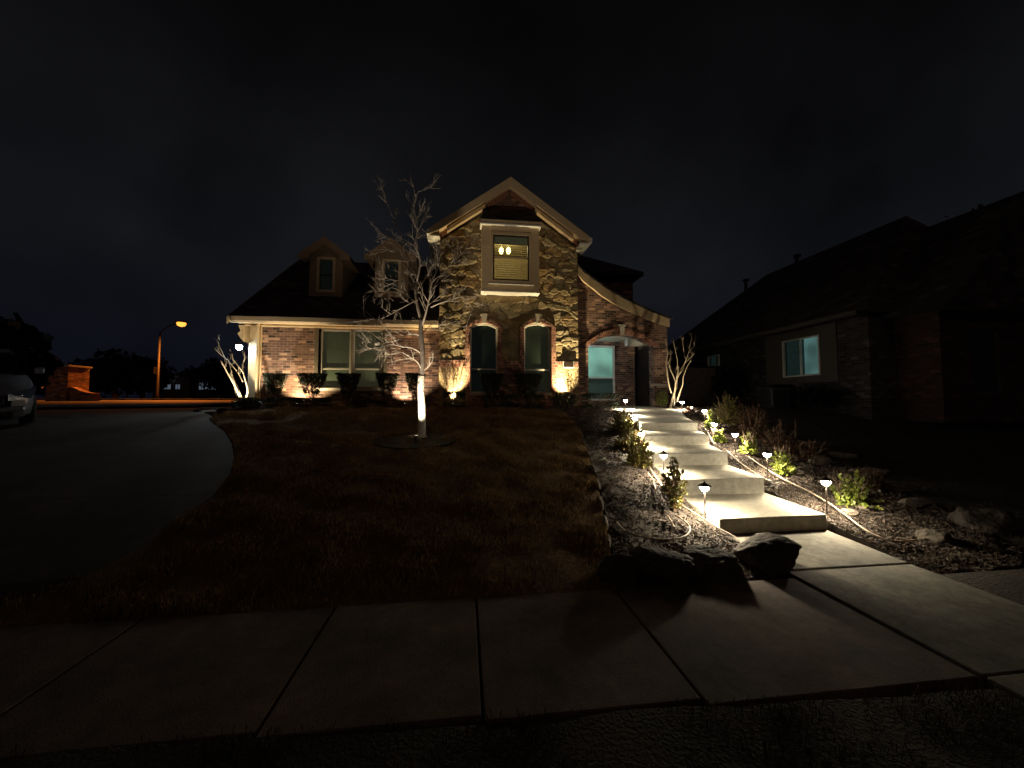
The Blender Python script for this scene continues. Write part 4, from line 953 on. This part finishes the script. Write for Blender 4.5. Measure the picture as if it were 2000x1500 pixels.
# ------------------------------------------------------------------ trees
def limb(mb, pts, r0, r1, seg=7):
    n = len(pts); mb.tube(pts, [(r0+(r1-r0)*(i/(n-1))**.8)*.85 for i in range(n)], seg)
def spline(P_, k=4):
    out = []
    for i in range(len(P_)-1):
        for j in range(k):
            t = j/k; a = P_[max(0, i-1)]; b = P_[i]; c = P_[i+1]; d = P_[min(len(P_)-1, i+2)]
            out.append(.5*((2*b)+(c-a)*t+(2*a-5*b+4*c-d)*t*t+(3*b-a-3*c+d)*t**3))
    out.append(P_[-1]); return out
def twigs(mb, pts, n, L, r, depth=0, up=.3, maxd=2):
    for _ in range(n):
        i = random.randrange(max(1, len(pts)//6), len(pts)-1) if depth == 0 else random.randrange(1, len(pts)-1)
        p = pts[i]; d = (pts[i+1]-pts[i]).normalized()
        a = Vector([random.gauss(0, 1) for _ in range(3)]); a = (a-d*a.dot(d)).normalized()
        v = (d*.75+a*.75+Vector((0, 0, up))).normalized(); l = L*random.uniform(.35, 1.35)
        q = [p]; vv = v.copy(); bend = Vector((random.gauss(0, .05), random.gauss(0, .05), random.uniform(.0, .10)))
        for s_ in range(5):
            vv = (vv+bend+Vector([random.gauss(0, .07) for _ in range(3)])).normalized(); q.append(q[-1]+vv*l/5)
        mb.tube(q, [r, r*.8, r*.65, r*.55, r*.45, r*.35], 4)
        if depth < maxd: twigs(mb, q, (3, 2, 1)[depth] if l > L*.6 else 1, L*.55, max(r*.62, .0022), depth+1, up*.7, maxd)
TY = tb.y
def tp(x, y, dy=0): return at(x, y, TY+dy)
T = empty('bare_tree', tb, 'young leafless tree with floodlit pale trunk in a dark mulch ring on the lawn', 'tree')
trunk = spline([Vector((tb.x, TY, tb.z-.1)), tp(824,800), tp(822,760), tp(824,725), tp(825,690), tp(822,650), tp(823,622)], 4)
n = len(trunk); MB().tube(trunk, [.068-.018*(i/(n-1)) for i in range(n)], 14).build('trunk', mat('grey_bark', (.12,.10,.08), .9, base2=(.24,.20,.16), vscale=16, bump=.8, bscale=40, bdist=.02), T, smooth=True)
gd = spline([Vector((tb.x, TY, tb.z-.05)), tp(824,800), tp(822,760), tp(823,733)], 6); n = len(gd)
MB().tube(gd, [.084-.014*(i/(n-1))+random.uniform(-.004,.004) for i in range(n)], 18).build('tree_guard', mat('white_tree_wrap', (.5,.46,.38), .8, base2=(.62,.58,.5), vscale=14, bump=1, bscale=16, bdist=.04), T, smooth=True)
mb = MB()
mains = [
 ([(823,625,0),(816,600,.0),(812,565,.05),(818,530,.1),(820,505,.1),(810,478,.05),(814,455,.1),(815,435,0),(809,410,0),(810,390,-.05),(818,372,-.1)], .045, .006, 16, .55),
 ([(818,605,0),(808,560,.15),(800,520,.25),(786,470,.3),(770,430,.35),(757,400,.3),(750,375,.25),(742,360,.2)], .028, .004, 14, .45),
 ([(823,640,0),(832,610,-.1),(838,585,-.15),(842,560,-.2),(850,535,-.2),(862,512,-.1)], .030, .008, 8, .5),
 ([(838,585,-.15),(845,565,-.1),(856,545,0),(870,528,.1),(884,512,.15),(900,496,.2),(912,482,.2),(920,465,.2)], .022, .004, 10, .4),
 ([(884,512,.15),(885,498,.1),(883,482,.1),(886,465,.05)], .010, .003, 5, .3),
 ([(842,600,-.1),(860,592,-.3),(880,586,-.4),(900,580,-.5),(912,588,-.5),(925,606,-.5)], .020, .004, 9, .35),
 ([(826,728,0),(816,708,-.1),(800,697,-.2),(785,688,-.3),(770,685,-.35),(758,694,-.4),(752,702,-.45)], .018, .004, 7, .3),
 ([(822,690,0),(806,680,-.15),(785,677,-.3),(765,673,-.4),(745,678,-.5),(725,681,-.55),(705,680,-.6)], .020, .004, 9, .35),
 ([(820,655,0),(806,652,-.1),(790,656,-.2),(775,664,-.3),(758,668,-.4),(740,672,-.5),(722,668,-.5),(703,660,-.55)], .020, .004, 9, .35),
 ([(818,600,0),(800,580,.1),(785,570,.2),(765,562,.2),(750,568,.2),(735,560,.2)], .014, .003, 8, .35),
 ([(816,585,0),(795,596,-.2),(770,610,-.3),(745,622,-.4),(720,622,-.5),(700,608,-.5)], .014, .003, 8, .35),
 ([(818,535,.1),(800,538,.2),(780,548,.3),(760,545,.3),(742,538,.35)], .012, .003, 8, .35),
 ([(815,480,.1),(795,475,.2),(770,470,.3),(748,458,.35),(735,445,.35)], .012, .003, 8, .35),
 ([(814,455,.1),(825,435,.1),(832,415,.1),(836,395,.15)], .010, .003, 7, .3),
 ([(827,725,0),(838,715,-.1),(845,705,-.15),(847,695,-.15)], .010, .004, 4, .2),
 ([(825,650,0),(835,640,.2),(850,632,.4),(865,634,.5),(885,632,.6)], .014, .003, 7, .3),
 ([(812,570,0),(830,545,.3),(845,520,.5),(850,500,.6),(855,485,.6)], .014, .003, 8, .35),
 ([(800,520,.25),(785,500,.4),(765,492,.5),(748,486,.5)], .010, .003, 6, .3),
]
for P_, r0, r1, nt_, L in mains:
    pts = spline([tp(*q) for q in P_], 4); limb(mb, pts, r0, r1)
    twigs(mb, pts, int(nt_*1.55), L*(1.25 if P_[-1][1] > 450 else .75), max(.0062, r1*1.2), 0, .12, 2)
mb.build('limbs', M['bark2'], T, smooth=True)
# ring of mulch around the trunk
ringc = gp(812,861); rp = [(ringc.x+.86*math.cos(a), ringc.y+.62*math.sin(a)) for a in np.linspace(0, 6.283, 28)[:-1]]
sheet('mulch_ring', rp, mat('dark_mulch', (.010,.008,.006), .95, var=.5, vscale=20, bump=1, bscale=40), .15, .03, .02, .08)
boulder('stone', (tb.x-.12, tb.y-.12, tb.z+.0), (.26,.16,.085), M['edge'], 61, 'low pale mound of stone at the base of the floodlit tree', 'stone', None, .3)
nest = at(736,671,TY-.5)
boulder('bird_nest', nest, (.075,.06,.05), mat('straw', (.4,.36,.28), .95, base2=(.6,.56,.46), vscale=60, bump=1, bscale=90), 71, 'small pale nest where two low branches cross before the paired windows', 'nest')

def myrtle(base, Y, lines, label, r0=.028, k=1.0, tw=3):
    t = empty('bare_myrtle', base, label, 'tree', 'multi stemmed bare trees beside the house'); mb = MB(); mt = MB()
    for P_, a, b in lines:
        pts = spline([at(x, y, Y+dy) for x, y, dy in P_], 4); limb(mb, pts, a*k, b*k, 9)
        twigs(mt, pts[len(pts)//2:], tw, .22, .005, 0, .8, 1)
    mb.build('trunk', M['myrtle'], t, smooth=True); mt.build('twigs', M['myrtle'], t); return t
myrtle(mlb, 12.9, [
 ([(470,782,0),(462,760,-.05),(450,738,-.1),(440,720,-.15),(432,705,-.2)], .034, .018),
 ([(474,782,0),(466,762,.05),(458,745,.1),(450,728,.1)], .03, .02),
 ([(481,778,0),(484,762,0),(480,745,0),(476,730,0),(474,712,.05),(478,700,.05),(477,688,.05)], .034, .014),
 ([(476,730,0),(468,718,-.1),(460,708,-.1),(455,700,-.1),(453,690,-.1)], .02, .010),
 ([(462,724,.1),(450,710,.15),(440,700,.2),(428,690,.2),(418,680,.25)], .017, .008),
 ([(440,700,.2),(434,688,.2),(428,675,.2),(422,662,.2)], .012, .006),
 ([(474,745,0),(469,735,.1),(465,728,.1)], .02, .014),
 ([(462,775,.1),(457,750,.2),(452,725,.3),(446,705,.3)], .018, .008),
], 'small multi stemmed bare tree lit from below at the left house corner')
myrtle(mrb, 11.6, [
 ([(1309,797,0),(1313,780,0),(1318,762,0),(1320,745,0),(1327,730,0),(1334,722,0),(1337,708,0)], .038, .018),
 ([(1316,792,0),(1318,770,.1),(1322,752,.1),(1321,738,.1),(1324,728,.1),(1325,715,.1)], .032, .018),
 ([(1322,785,0),(1327,768,-.1),(1333,752,-.1),(1334,738,-.1),(1338,726,-.1),(1343,714,-.1),(1350,705,-.1)], .03, .012),
 ([(1311,768,0),(1307,755,0),(1304,738,0),(1302,720,0),(1301,708,0),(1304,690,0),(1302,672,.05),(1300,660,.05)], .03, .010),
 ([(1320,748,0),(1314,732,.05),(1309,722,.05),(1307,712,.05)], .022, .013),
 ([(1322,722,.1),(1323,705,.1),(1320,690,.1),(1317,675,.1),(1315,665,.1)], .014, .007),
 ([(1337,712,0),(1341,700,-.05),(1345,688,-.05),(1348,672,0),(1352,660,0)], .016, .006),
 ([(1326,730,0),(1333,716,.1),(1341,706,.1),(1350,698,.1),(1357,690,.1)], .015, .007),
 ([(1338,700,0),(1336,688,.1),(1334,672,.1),(1333,660,.1)], .011, .005),
 ([(1345,690,0),(1350,682,0),(1356,676,.0),(1356,668,0)], .010, .004),
 ([(1304,712,0),(1309,700,-.05),(1310,690,-.05)], .014, .009),
], 'small forked bare tree lit from below at the right porch corner')

# ------------------------------------------------------------------ neighbour house on the right
NB = empty('neighbour_house', (12, 14, 1.45), 'dark brick house with big black roof and one teal lit window', 'house')
NX = 12.0
def atX(x, y, X): d = ray(x, y); return CP+d*(X/d.x)
def nrect(x0, y0, x1, y1, X=NX):
    a = atX(x0, (y0+y1)/2, X); b = atX(x1, (y0+y1)/2, X); zt = (atX(x0,y0,X).z+atX(x1,y0,X).z)/2
    return a.y, b.y
w1 = (atX(1604,700,NX).y, atX(1531,700,NX).y, atX(1605,732,NX).z, atX(1603,653,NX).z)
w2 = (atX(1406,700,NX).y, atX(1384,700,NX).y, atX(1405,714,NX).z, atX(1405,692,NX).z)
ne = 4.28
def prismX(mb, poly, x0, x1, holes=()):              # polygon in Y,Z with holes
    t = MB().prism(poly, 0, 1, holes); k = len(t.v)//2
    mb.add([((x0 if i < k else x1), v[0], v[2]) for i, v in enumerate(t.v)], t.f); return mb
hl = [[(w[0],w[2]),(w[1],w[2]),(w[1],w[3]),(w[0],w[3])] for w in (w1, w2)]
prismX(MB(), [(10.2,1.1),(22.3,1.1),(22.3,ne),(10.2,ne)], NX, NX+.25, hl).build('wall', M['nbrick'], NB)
nsid = mat('dark_siding', (.06,.055,.05), .8, var=.15)
f1a, f1b = atX(1635,700,NX-.03).y, atX(1496,700,NX-.03).y
prismX(MB(), [(f1a,w1[2]-.25),(f1b,w1[2]-.25),(f1b,ne-.02),(f1a,ne-.02)], NX-.035, NX-.003, hl[:1]).build('siding', nsid, NB)
nteal = litblind('neighbour_lit_pane', (.20,.40,.42), .36, 0, 0, 1)
for k, w in enumerate((w1, w2)):
    a = .05
    fr = prismX(MB(), [(w[0],w[2]),(w[1],w[2]),(w[1],w[3]),(w[0],w[3])], NX-.07, NX+.02, [[(w[0]+a,w[2]+a),(w[1]-a,w[2]+a),(w[1]-a,w[3]-a),(w[0]+a,w[3]-a)]]).build('window', M['white'], NB)
    fr['label'] = ['sliding window with one teal lit half', 'small far window'][k]
    MB().box(NX-.01, NX-.004, w[0]+a, w[1]-a, w[2]+a, w[3]-a).build('pane', M['glass'], fr)
    mid = (w[0]+w[1])/2
    if k == 0: MB().box(NX-.05, NX+.0, mid-.025, mid+.025, w[2]+a, w[3]-a).build('mullion', M['white'], fr)
    MB().box(NX+.12, NX+.13, w[0], mid, w[2], w[3]).build('blind', nteal if k == 0 else nsid, fr)
    MB().box(NX+.12, NX+.13, mid, w[1], w[2], w[3]).build('blind', mat('dim_pane%d' % k, (.05,.07,.06), .7, emit=(.1,.2,.2), es=[.06,.05][k]), fr)
# eaves
MB().box(NX-.42, NX-.36, 10.0, 22.6, ne+.0, ne+.14).build('gutter', nsid, NB)
MB().box(NX-.36, NX+.0, 10.0, 22.6, ne+.02, ne+.05).build('soffit', nsid, NB)
e0 = NX-.40; R1 = (16.2, 18.6, 8.55); R0 = (16.2, 12.0, 8.55)
MB().add([(e0,9.7,ne+.12),(e0,22.7,ne+.12),(21,22.7,ne+.12),(21,9.7,ne+.12),R0,R1], [(0,4,5,1),(1,5,2),(2,5,4,3),(0,3,4),(0,1,2,3)]).build('roof', M['roof'], NB)
fy = 8.9; fx = 12.9
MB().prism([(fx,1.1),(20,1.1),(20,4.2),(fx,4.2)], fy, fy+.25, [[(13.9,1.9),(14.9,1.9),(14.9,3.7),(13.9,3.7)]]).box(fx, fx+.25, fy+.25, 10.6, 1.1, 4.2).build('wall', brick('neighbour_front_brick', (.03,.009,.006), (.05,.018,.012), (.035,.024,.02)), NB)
fr = MB().prism([(13.9,1.9),(14.9,1.9),(14.9,3.7),(13.9,3.7)], fy+.05, fy+.12, [[(13.96,1.96),(14.84,1.96),(14.84,3.64),(13.96,3.64)]]).build('window', nsid, NB)
MB().box(13.96, 14.84, fy+.08, fy+.085, 1.96, 3.64).build('pane', M['glass'], fr)
MB().box(13.9, 14.9, fy+.16, fy+.17, 1.9, 3.7).build('blind', M['dark'], fr)
MB().box(NX+.0, fx+.0, 10.0, 10.199, 1.1, 4.25).build('wall', M['nbrick'], NB)
MB().prism([(fx-.4,4.18),(16.4,7.9),(20.4,4.18)], fy-.4, 13).build('roof', M['roof'], NB)
for (x, y0, y1) in [(1457,545,566),(1557,497,532)]:
    p = at(x, y1, 16.5 if x < 1500 else 14.5); q = at(x, y0, p.y)
    MB().tube([(p.x,p.y,p.z-.6),(p.x,p.y,q.z-.08),(p.x,p.y,q.z-.08)], .07, 10).lathe([(.13,-.1),(.14,-.02),(.05,.0)], (q.x,p.y,q.z), 10).build('roof_vent', M['black'], NB)
# side yard bits
fnc = at(1345,760,17.0)
fe = empty('wooden_fence', (10, 17, 1.5), 'plain board fence closing the gap between the two houses', 'fence')
mb = MB(); x = pxr+.05
while x < NX-.1: mb.box(x, x+.135, 17, 17.02, 1.5, 3.3+random.uniform(-.01,.01)); x += .14
mb.build('boards', mat('fence_wood', (.10,.085,.08), .9, var=.3, vscale=6), fe)
MB().box(pxr+.05, NX-.1, 17.022, 17.06, 1.9, 2.0).box(pxr+.05, NX-.1, 17.022, 17.06, 2.9, 3.0).build('rail', M['stem'], fe)
ac = empty('air_conditioner', (11.3, 12.9, 1.48), 'square outdoor cooling unit beside the neighbouring wall', 'air conditioner')
MB().box(10.95,11.7,12.5,13.25,1.46,2.18).build('casing', mat('unit_metal', (.06,.06,.065), .5, metal=.3), ac, bevel=.03)
mb = MB()
for k in range(14): mb.box(10.935, 10.948, 12.55, 13.2, 1.55+k*.042, 1.57+k*.042); mb.box(11.0, 11.65, 12.485, 12.498, 1.55+k*.042, 1.57+k*.042)
mb.build('louvres', M['black'], ac)
MB().lathe([(.28,0),(.28,.02),(.05,.03)], (11.32,12.88,2.181), 18).build('fan_guard', M['black'], ac)
shrub('shrub', (11.2, 15.2, 1.5), (.55,.8,1.5), 'leaff', 2500, 'tall dark shrub under the small far window next door', None, 'round', 'shrub', .07, 6)
shrub('shrub', (11.4, 11.2, 1.42), (.45,.6,.8), 'leaff', 1800, 'low dark shrub at the foot of the neighbouring wall', None, 'round', 'shrub', .06, 6)

# ------------------------------------------------------------------ background left
def tree(name, base, crown_c, cr, n, label, leaf='leaff', ls=.35, group='dark trees beyond the cross street'):
    t = empty(name, base, label, 'tree', group)
    top = Vector(crown_c); mb = MB(); b = Vector(base)
    mb.tube([b-Vector((0,0,.2)), b.lerp(top, .4), top], [.28,.2,.08], 8)
    for _ in range(7):
        d = Vector([random.gauss(0,1), random.gauss(0,1), abs(random.gauss(0,.7))]).normalized()
        mb.tube([b.lerp(top,.45), top+Vector((d.x*cr[0]*.7, d.y*cr[1]*.7, d.z*cr[2]*.6))], [.12,.03], 5)
    mb.build('trunk', M['stem'], t)
    u = randdirs(n*2)*(rng.uniform(0,1,n*2)**.45)[:,None]; nz = np.array([noise.noise(Vector(p*2.3+np.array(base))) for p in u])
    u = u*(1+.5*nz[:,None]); u = u[nz > -.25][:n]; C = u*np.array(cr)+np.array(crown_c); m_ = len(C)
    d = randdirs(m_); e_ = np.cross(d, randdirs(m_)); s = rng.uniform(.5,1.2,m_)[:,None]*ls
    quads('crown', C, d*s*.6, e_*s*.6, M[leaf], t)
def tree_px(x, ybase, ytop, wpx, Y, label, n=2600):
    b = at(x, ybase, Y); tt = at(x, ytop, Y); wr_ = wpx*Y/F/2; h = tt.z-zg(0, Y)
    tree('tree', (b.x, Y, zg(0, Y)), (b.x, Y, zg(0,Y)+h*.58), (wr_, wr_*.8, h*.44), n, label, ls=.3)
tree_px(225,775,692,110,48,'dark round tree left of the street lamp beyond the road')
tree_px(278,775,702,90,52,'dark bushy tree just left of the street lamp pole')
tree_px(165,775,712,90,50,'low dark tree behind the brick monument')
tree_px(430,770,705,70,56,'dark tree beyond the far lit windows')
tree_px(375,770,722,50,75,'small dark tree above the far house roof')
tree_px(15,790,640,90,18.5,'tall dark tree at the far left behind the parked car',3000)
tree_px(-60,790,610,150,19,'tall dark tree cut off by the left edge of the view',3000)
tree_px(1890,700,430,330,30,'large dark tree rising behind the neighbouring roof',5000)
tree_px(1740,700,470,160,32,'smaller dark tree behind the neighbouring ridge',3000)
tree_px(60,778,725,70,46,'low dark tree between the car and the brick monument')

def far_house(x0, x1, yeave, yridge, Y, wins, label, lampxy=None):
    a = at(x0, yeave, Y); b = at(x1, yeave, Y); z0 = zg(0, Y); t = empty('far_house', ((a.x+b.x)/2, Y, z0), label, 'house', 'dark houses beyond the cross street')
    ze = a.z; zr = at((x0+x1)/2, yridge, Y).z
    MB().box(a.x, b.x, Y, Y+9, z0-.3, ze).build('wall', M['far'], t)
    o = .5; MB().add([(a.x-o,Y-o,ze),(b.x+o,Y-o,ze),(b.x+o,Y+9+o,ze),(a.x-o,Y+9+o,ze),(a.x+4,Y+4.5,zr),(b.x-4,Y+4.5,zr)], [(0,1,5,4),(1,2,5),(2,3,4,5),(3,0,4),(0,3,2,1)]).build('roof', M['roof'], t)
    gm = mat('far_pane', (.05,.06,.07), .4, emit=(.30,.38,.5), es=.22, var=.3, vscale=1.5)
    for x_0, x_1, y0, y1, s in wins:
        w = rect(x_0, y0, x_1, y1, Y)
        f = MB().prism([(w[0]-.07,w[2]-.07),(w[1]+.07,w[2]-.07),(w[1]+.07,w[3]+.07),(w[0]-.07,w[3]+.07)], Y-.06, Y-.002, [[(w[0],w[2]),(w[1],w[2]),(w[1],w[3]),(w[0],w[3])]]).build('window', M['pole'], t)
        MB().box(w[0], w[1], Y-.03, Y-.02, w[2], w[3]).build('pane', gm, f)
        MB().box((w[0]+w[1])/2-.03, (w[0]+w[1])/2+.03, Y-.05, Y-.031, w[2], w[3]).build('mullion', M['pole'], f)
    if lampxy:
        p = at(*lampxy, Y-.3); MB().lathe([(.1,-.08),(.16,0),(.1,.08)], p, 10).build('wall_lamp', glowm('far_lamp', (.8,.9,1), 4), t)
far_house(300,372,733,722,62,[(319,334,750,760,1),(343,352,751,760,1)],'far dark house with two dim low windows right of the street lamp',(335,738))
far_house(383,428,735,722,60,[(389,398,744,761,1),(401,412,745,761,1),(414,422,748,761,1)],'far dark house with three pale tall windows near the house corner')

# brick monument
MO = empty('entrance_monument', at(130,778,27), 'orange lit brick pillar with a low curving wall beside the far road', 'monument')
mo_b = brick('monument_brick', (.30,.13,.06), (.42,.22,.12), (.35,.3,.25), w=.3, h=.1, ms=.01)
a = at(88,775,27); b = at(130,775,27); zt = at(110,716,27).z; z0 = zg(0,27)-.2
MB().box(a.x, b.x, 27, 28.4, z0, zt).build('pillar', mo_b, MO, bevel=.02)
MB().box(a.x-.08, b.x+.08, 26.92, 28.48, zt, zt+.12).build('cap', M['cast'], MO, bevel=.02)
pts = [(130,754),(145,757),(160,764),(172,767),(184,768)]
po = [xz(*q, 27.2) for q in pts]; MB().prism([(po[0][0],z0)]+po+[(po[-1][0],z0)], 27.15, 27.6).build('wing_wall', mo_b, MO)

# sodium street lamp
SL = 36.0
sb = at(307,775,SL); stp = at(309,650,SL); lh = at(353,632,SL-1.0)
S = empty('street_lamp', (sb.x, SL, zg(0,SL)), 'tall curved arm street lamp glowing orange beyond the driveway', 'street lamp')
MB().tube([(sb.x,SL,zg(0,SL)-.2),(sb.x,SL,zg(0,SL)+.6),(sb.x,SL,stp.z)], [.14,.11,.07], 12).build('pole', M['pole'], S, smooth=True)
MB().tube(spline([Vector((sb.x,SL,stp.z-.15)), Vector((sb.x+.15,SL,stp.z+.15)), Vector((sb.x+.9,SL-.3,stp.z+.55)), Vector((lh.x-.25,SL-.9,lh.z+.12))], 5), .045, 8).build('arm', M['pole'], S, smooth=True)
MB().box(lh.x-.35, lh.x+.4, SL-1.2, SL-.8, lh.z+.08, lh.z+.22).build('lamp_head', M['pole'], S, bevel=.05)
MB().lathe([(.08,-.26),(.26,-.18),(.33,0),(.3,.079)], (lh.x+.05,SL-1.0,lh.z), 14).build('lens', M['bulbo'], S, smooth=True)
light('SPOT', 'sodium_light', (lh.x+.05, SL-1.0, lh.z-.32), 8000, (1,.24,.03), S, .15, (lh.x+.05, SL-1.0, 0), 157, .4)
ub = at(294,775,35.5)
MB().box(sb.x-.3, sb.x-.12, SL-.1, SL+.1, zg(0,SL)+2.2, zg(0,SL)+2.8).build('meter_box', M['pole'], S)

# ------------------------------------------------------------------ parked car
def car():
    C0 = Vector((0,0,0)); 
    fr_ = gp(74,832); ang = R(48)                      # nose points toward the viewer, turned slightly
    cr_ = at(74,800,9.7); nose_y = 9.7-.95*math.sin(ang); z0 = zg(0, nose_y)
    xc = cr_.x-.95*math.cos(ang)
    K = empty('parked_car', (xc-2.3*math.sin(ang), nose_y+2.3*math.cos(ang), z0+.27), 'silver car parked nose first on the dark driveway', 'car')
    c_, s_ = math.cos(ang), math.sin(ang)
    def W(x, y, z):                                   # car frame: x right, y back from nose, z up
        X = x*c_-(y-.0)*s_*-1*-1; Yy = x*s_+y*c_
        return (xc+x*c_-y*s_, nose_y+x*s_+y*c_, z0+z+.17*(x*s_+min(y, 3)*c_))
    def B(mb): mb.v = [W(*v) for v in mb.v]; return mb
    # body loft: stations (y, halfwidth, zbottom, zbelt/hood, crown)
    st = [(.0,.60,.42,.78,.80),(.06,.78,.30,.84,.88),(.22,.88,.24,.93,.99),(.6,.93,.22,1.0,1.07),(1.1,.94,.22,1.04,1.12),(1.5,.94,.22,1.07,1.15),(2.4,.95,.22,1.08,1.12),(3.6,.94,.24,1.10,1.14),(4.3,.90,.28,1.10,1.14),(4.62,.82,.35,1.0,1.02),(4.7,.7,.45,.9,.92)]
    mb = MB(); ns = 13
    for (y, hw_, zb_, zh, zc_) in st:
        ring = [(-.0,zb_),(hw_*.8,zb_),(hw_*.97,zb_+.08),(hw_,zb_+.28),(hw_*.985,zh-.12),(hw_*.93,zh-.02),(hw_*.6,zc_-.01),(0,zc_)]
        full = ring+[(-a, b) for a, b in reversed(ring[1:-1])]
        ns = len(full); mb.v += [(a, y, b) for a, b in full]
    for i in range(len(st)-1):
        for k in range(ns):
            a = i*ns+k; b = i*ns+(k+1) % ns; mb.f.append((a, b, b+ns, a+ns))
    mb.f += [tuple(range(ns)), tuple(reversed(range((len(st)-1)*ns, len(st)*ns)))]
    body = B(mb).build('body', M['paint'], K, smooth=True)
    # cabin
    mb = MB(); cs = [(1.35,.80,1.10,1.12),(2.05,.70,1.10,1.58),(2.5,.68,1.12,1.66),(3.5,.68,1.12,1.66),(4.1,.70,1.12,1.55),(4.5,.74,1.1,1.15)]
    for (y, hw_, za, zt) in cs: mb.v += [(-hw_*1.12,y,za),(hw_*1.12,y,za),(hw_,y,zt-.03),(hw_*.7,y,zt),(-hw_*.7,y,zt),(-hw_,y,zt-.03)]
    for i in range(len(cs)-1):
        for k in range(6):
            a = i*6+k; b = i*6+(k+1) % 6; mb.f.append((a, b, b+6, a+6))
    mb.f += [(0,1,2,3,4,5), tuple(reversed(range(30,36)))]
    B(mb).build('cabin_glass', M['cglass'], K, smooth=False)
    mb = MB(); mb.v = [(-.62,2.1,1.6),(.62,2.1,1.6),(.62,2.5,1.68),(-.62,2.5,1.68),(.62,3.6,1.68),(-.62,3.6,1.68),(.6,4.1,1.58),(-.6,4.1,1.58)]; mb.f = [(0,1,2,3),(3,2,4,5),(5,4,6,7)]
    B(mb).build('roof_panel', M['paint'], K, smooth=True)
    # grille, intake, bumper, headlights
    B(MB().box(-.50,.50,-.035,.05,.56,.78)).build('grille', M['black'], K, bevel=.02)
    mb = MB()
    for k in range(4): mb.box(-.48,.48,-.047,-.036,.60+k*.045,.612+k*.045)
    B(mb).build('grille_bars', M['chrome'], K)
    B(MB().box(-.62,.62,-.03,.12,.26,.40)).build('intake', M['rubber'], K, bevel=.02)
    B(MB().box(-.78,.78,-.05,.16,.42,.53)).build('bumper', M['paint'], K, bevel=.04)
    for s in (-1, 1):
        t = MB(); t.v = [(s*.54,-.02,.66),(s*.54,-.02,.80),(s*.80,.10,.87),(s*.93,.36,.90),(s*.94,.36,.80),(s*.84,.06,.66), (s*.54,.2,.66),(s*.54,.2,.80),(s*.80,.3,.87),(s*.86,.5,.90),(s*.86,.5,.80),(s*.80,.3,.66)]
        t.f = [(0,1,2,3,4,5),(6,11,10,9,8,7),(0,6,7,1),(1,7,8,2),(2,8,9,3),(3,9,10,4),(4,10,11,5),(5,11,6,0)]
        hlm = B(t).build('headlight', M['chrome'], K)
        B(MB().lathe([(.0,0),(.055,.0),(.06,.03)], (s*.68,-.0,.74), 12)).build('reflector', M['chrome'], hlm, smooth=True)
        B(MB().box(s*.97,s*1.14,1.5,1.68,1.08,1.24)).build('mirror', M['paint'], K, bevel=.04)
        for yy in (.85, 3.75):
            mbw = MB(); w_ = .22; n = 24
            prof = [(.30,-.11),(.335,-.10),(.345,-.05),(.345,.05),(.335,.10),(.30,.11)]
            for r_, xo in prof: mbw.v += [(s*(.86)+xo, yy+r_*math.cos(6.28318*k/n), .345+r_*math.sin(6.28318*k/n)) for k in range(n)]
            for i in range(5):
                for k in range(n): a = i*n+k; b = i*n+(k+1) % n; mbw.f.append((a, b, b+n, a+n))
            wh = B(mbw).build('wheel', M['rubber'], K, smooth=True)
            mr_ = MB(); 
            for xo in (.09, -.09): mr_.v += [(s*.86+xo, yy+.30*math.cos(6.28318*k/n), .345+.30*math.sin(6.28318*k/n)) for k in range(n)]
            mr_.f = [tuple(range(n)), tuple(reversed(range(n, 2*n)))]
            B(mr_).build('rim', M['chrome'], wh)
car()

# ------------------------------------------------------------------ world, moonlike glow
wd = bpy.data.worlds.new('World'); sc.world = wd; wd.use_nodes = True; nt = wd.node_tree; N = nt.nodes; L = nt.links
bg = N['Background']; tc = N.new('ShaderNodeTexCoord'); sp = N.new('ShaderNodeSeparateXYZ'); L.new(tc.outputs['Generated'], sp.inputs[0])
rp_ = N.new('ShaderNodeValToRGB'); el = rp_.color_ramp.elements
el[0].position = 0; el[0].color = (.0020,.0022,.0045,1); el[1].position = 1; el[1].color = (.0007,.0007,.0008,1)
for p_, c_ in ((.12,(.0030,.0034,.0056)),(.3,(.0042,.0046,.0058)),(.5,(.0030,.0031,.0036)),(.7,(.0011,.0011,.0012))):
    q_ = el.new(p_); q_.color = (*c_, 1)
L.new(sp.outputs['Z'], rp_.inputs[0])
nn = N.new('ShaderNodeTexNoise'); nn.inputs['Scale'].default_value = 2.2; nn.inputs['Detail'].default_value = 4; L.new(tc.outputs['Generated'], nn.inputs['Vector'])
mr = N.new('ShaderNodeMapRange'); mr.inputs[1].default_value = .3; mr.inputs[2].default_value = .7; mr.inputs[3].default_value = .5; mr.inputs[4].default_value = 1.5; L.new(nn.outputs['Fac'], mr.inputs[0])
vm = N.new('ShaderNodeVectorMath'); vm.operation = 'SCALE'; L.new(rp_.outputs[0], vm.inputs[0]); L.new(mr.outputs[0], vm.inputs['Scale']); L.new(vm.outputs[0], bg.inputs['Color']); bg.inputs['Strength'].default_value = 1.5
sun = bpy.data.lights.new('sun', 'SUN'); sun.energy = .055; sun.angle = R(1.5); sun.color = (1,.56,.36)
so_ = bpy.data.objects.new('sun', sun); COL.objects.link(so_); so_.rotation_euler = (R(90-34), 0, R(-12))

sc.view_settings.view_transform = 'Standard'; sc.view_settings.look = 'None'; sc.view_settings.exposure = 0; sc.view_settings.gamma = 1
sc.render.engine = 'CYCLES'; sc.cycles.use_denoising = True; sc.cycles.use_light_tree = True
sc.cycles.max_bounces = 5; sc.cycles.diffuse_bounces = 3; sc.cycles.glossy_bounces = 3; sc.cycles.transparent_max_bounces = 8
sc.cycles.sample_clamp_indirect = 3; sc.cycles.caustics_reflective = False; sc.cycles.caustics_refractive = False
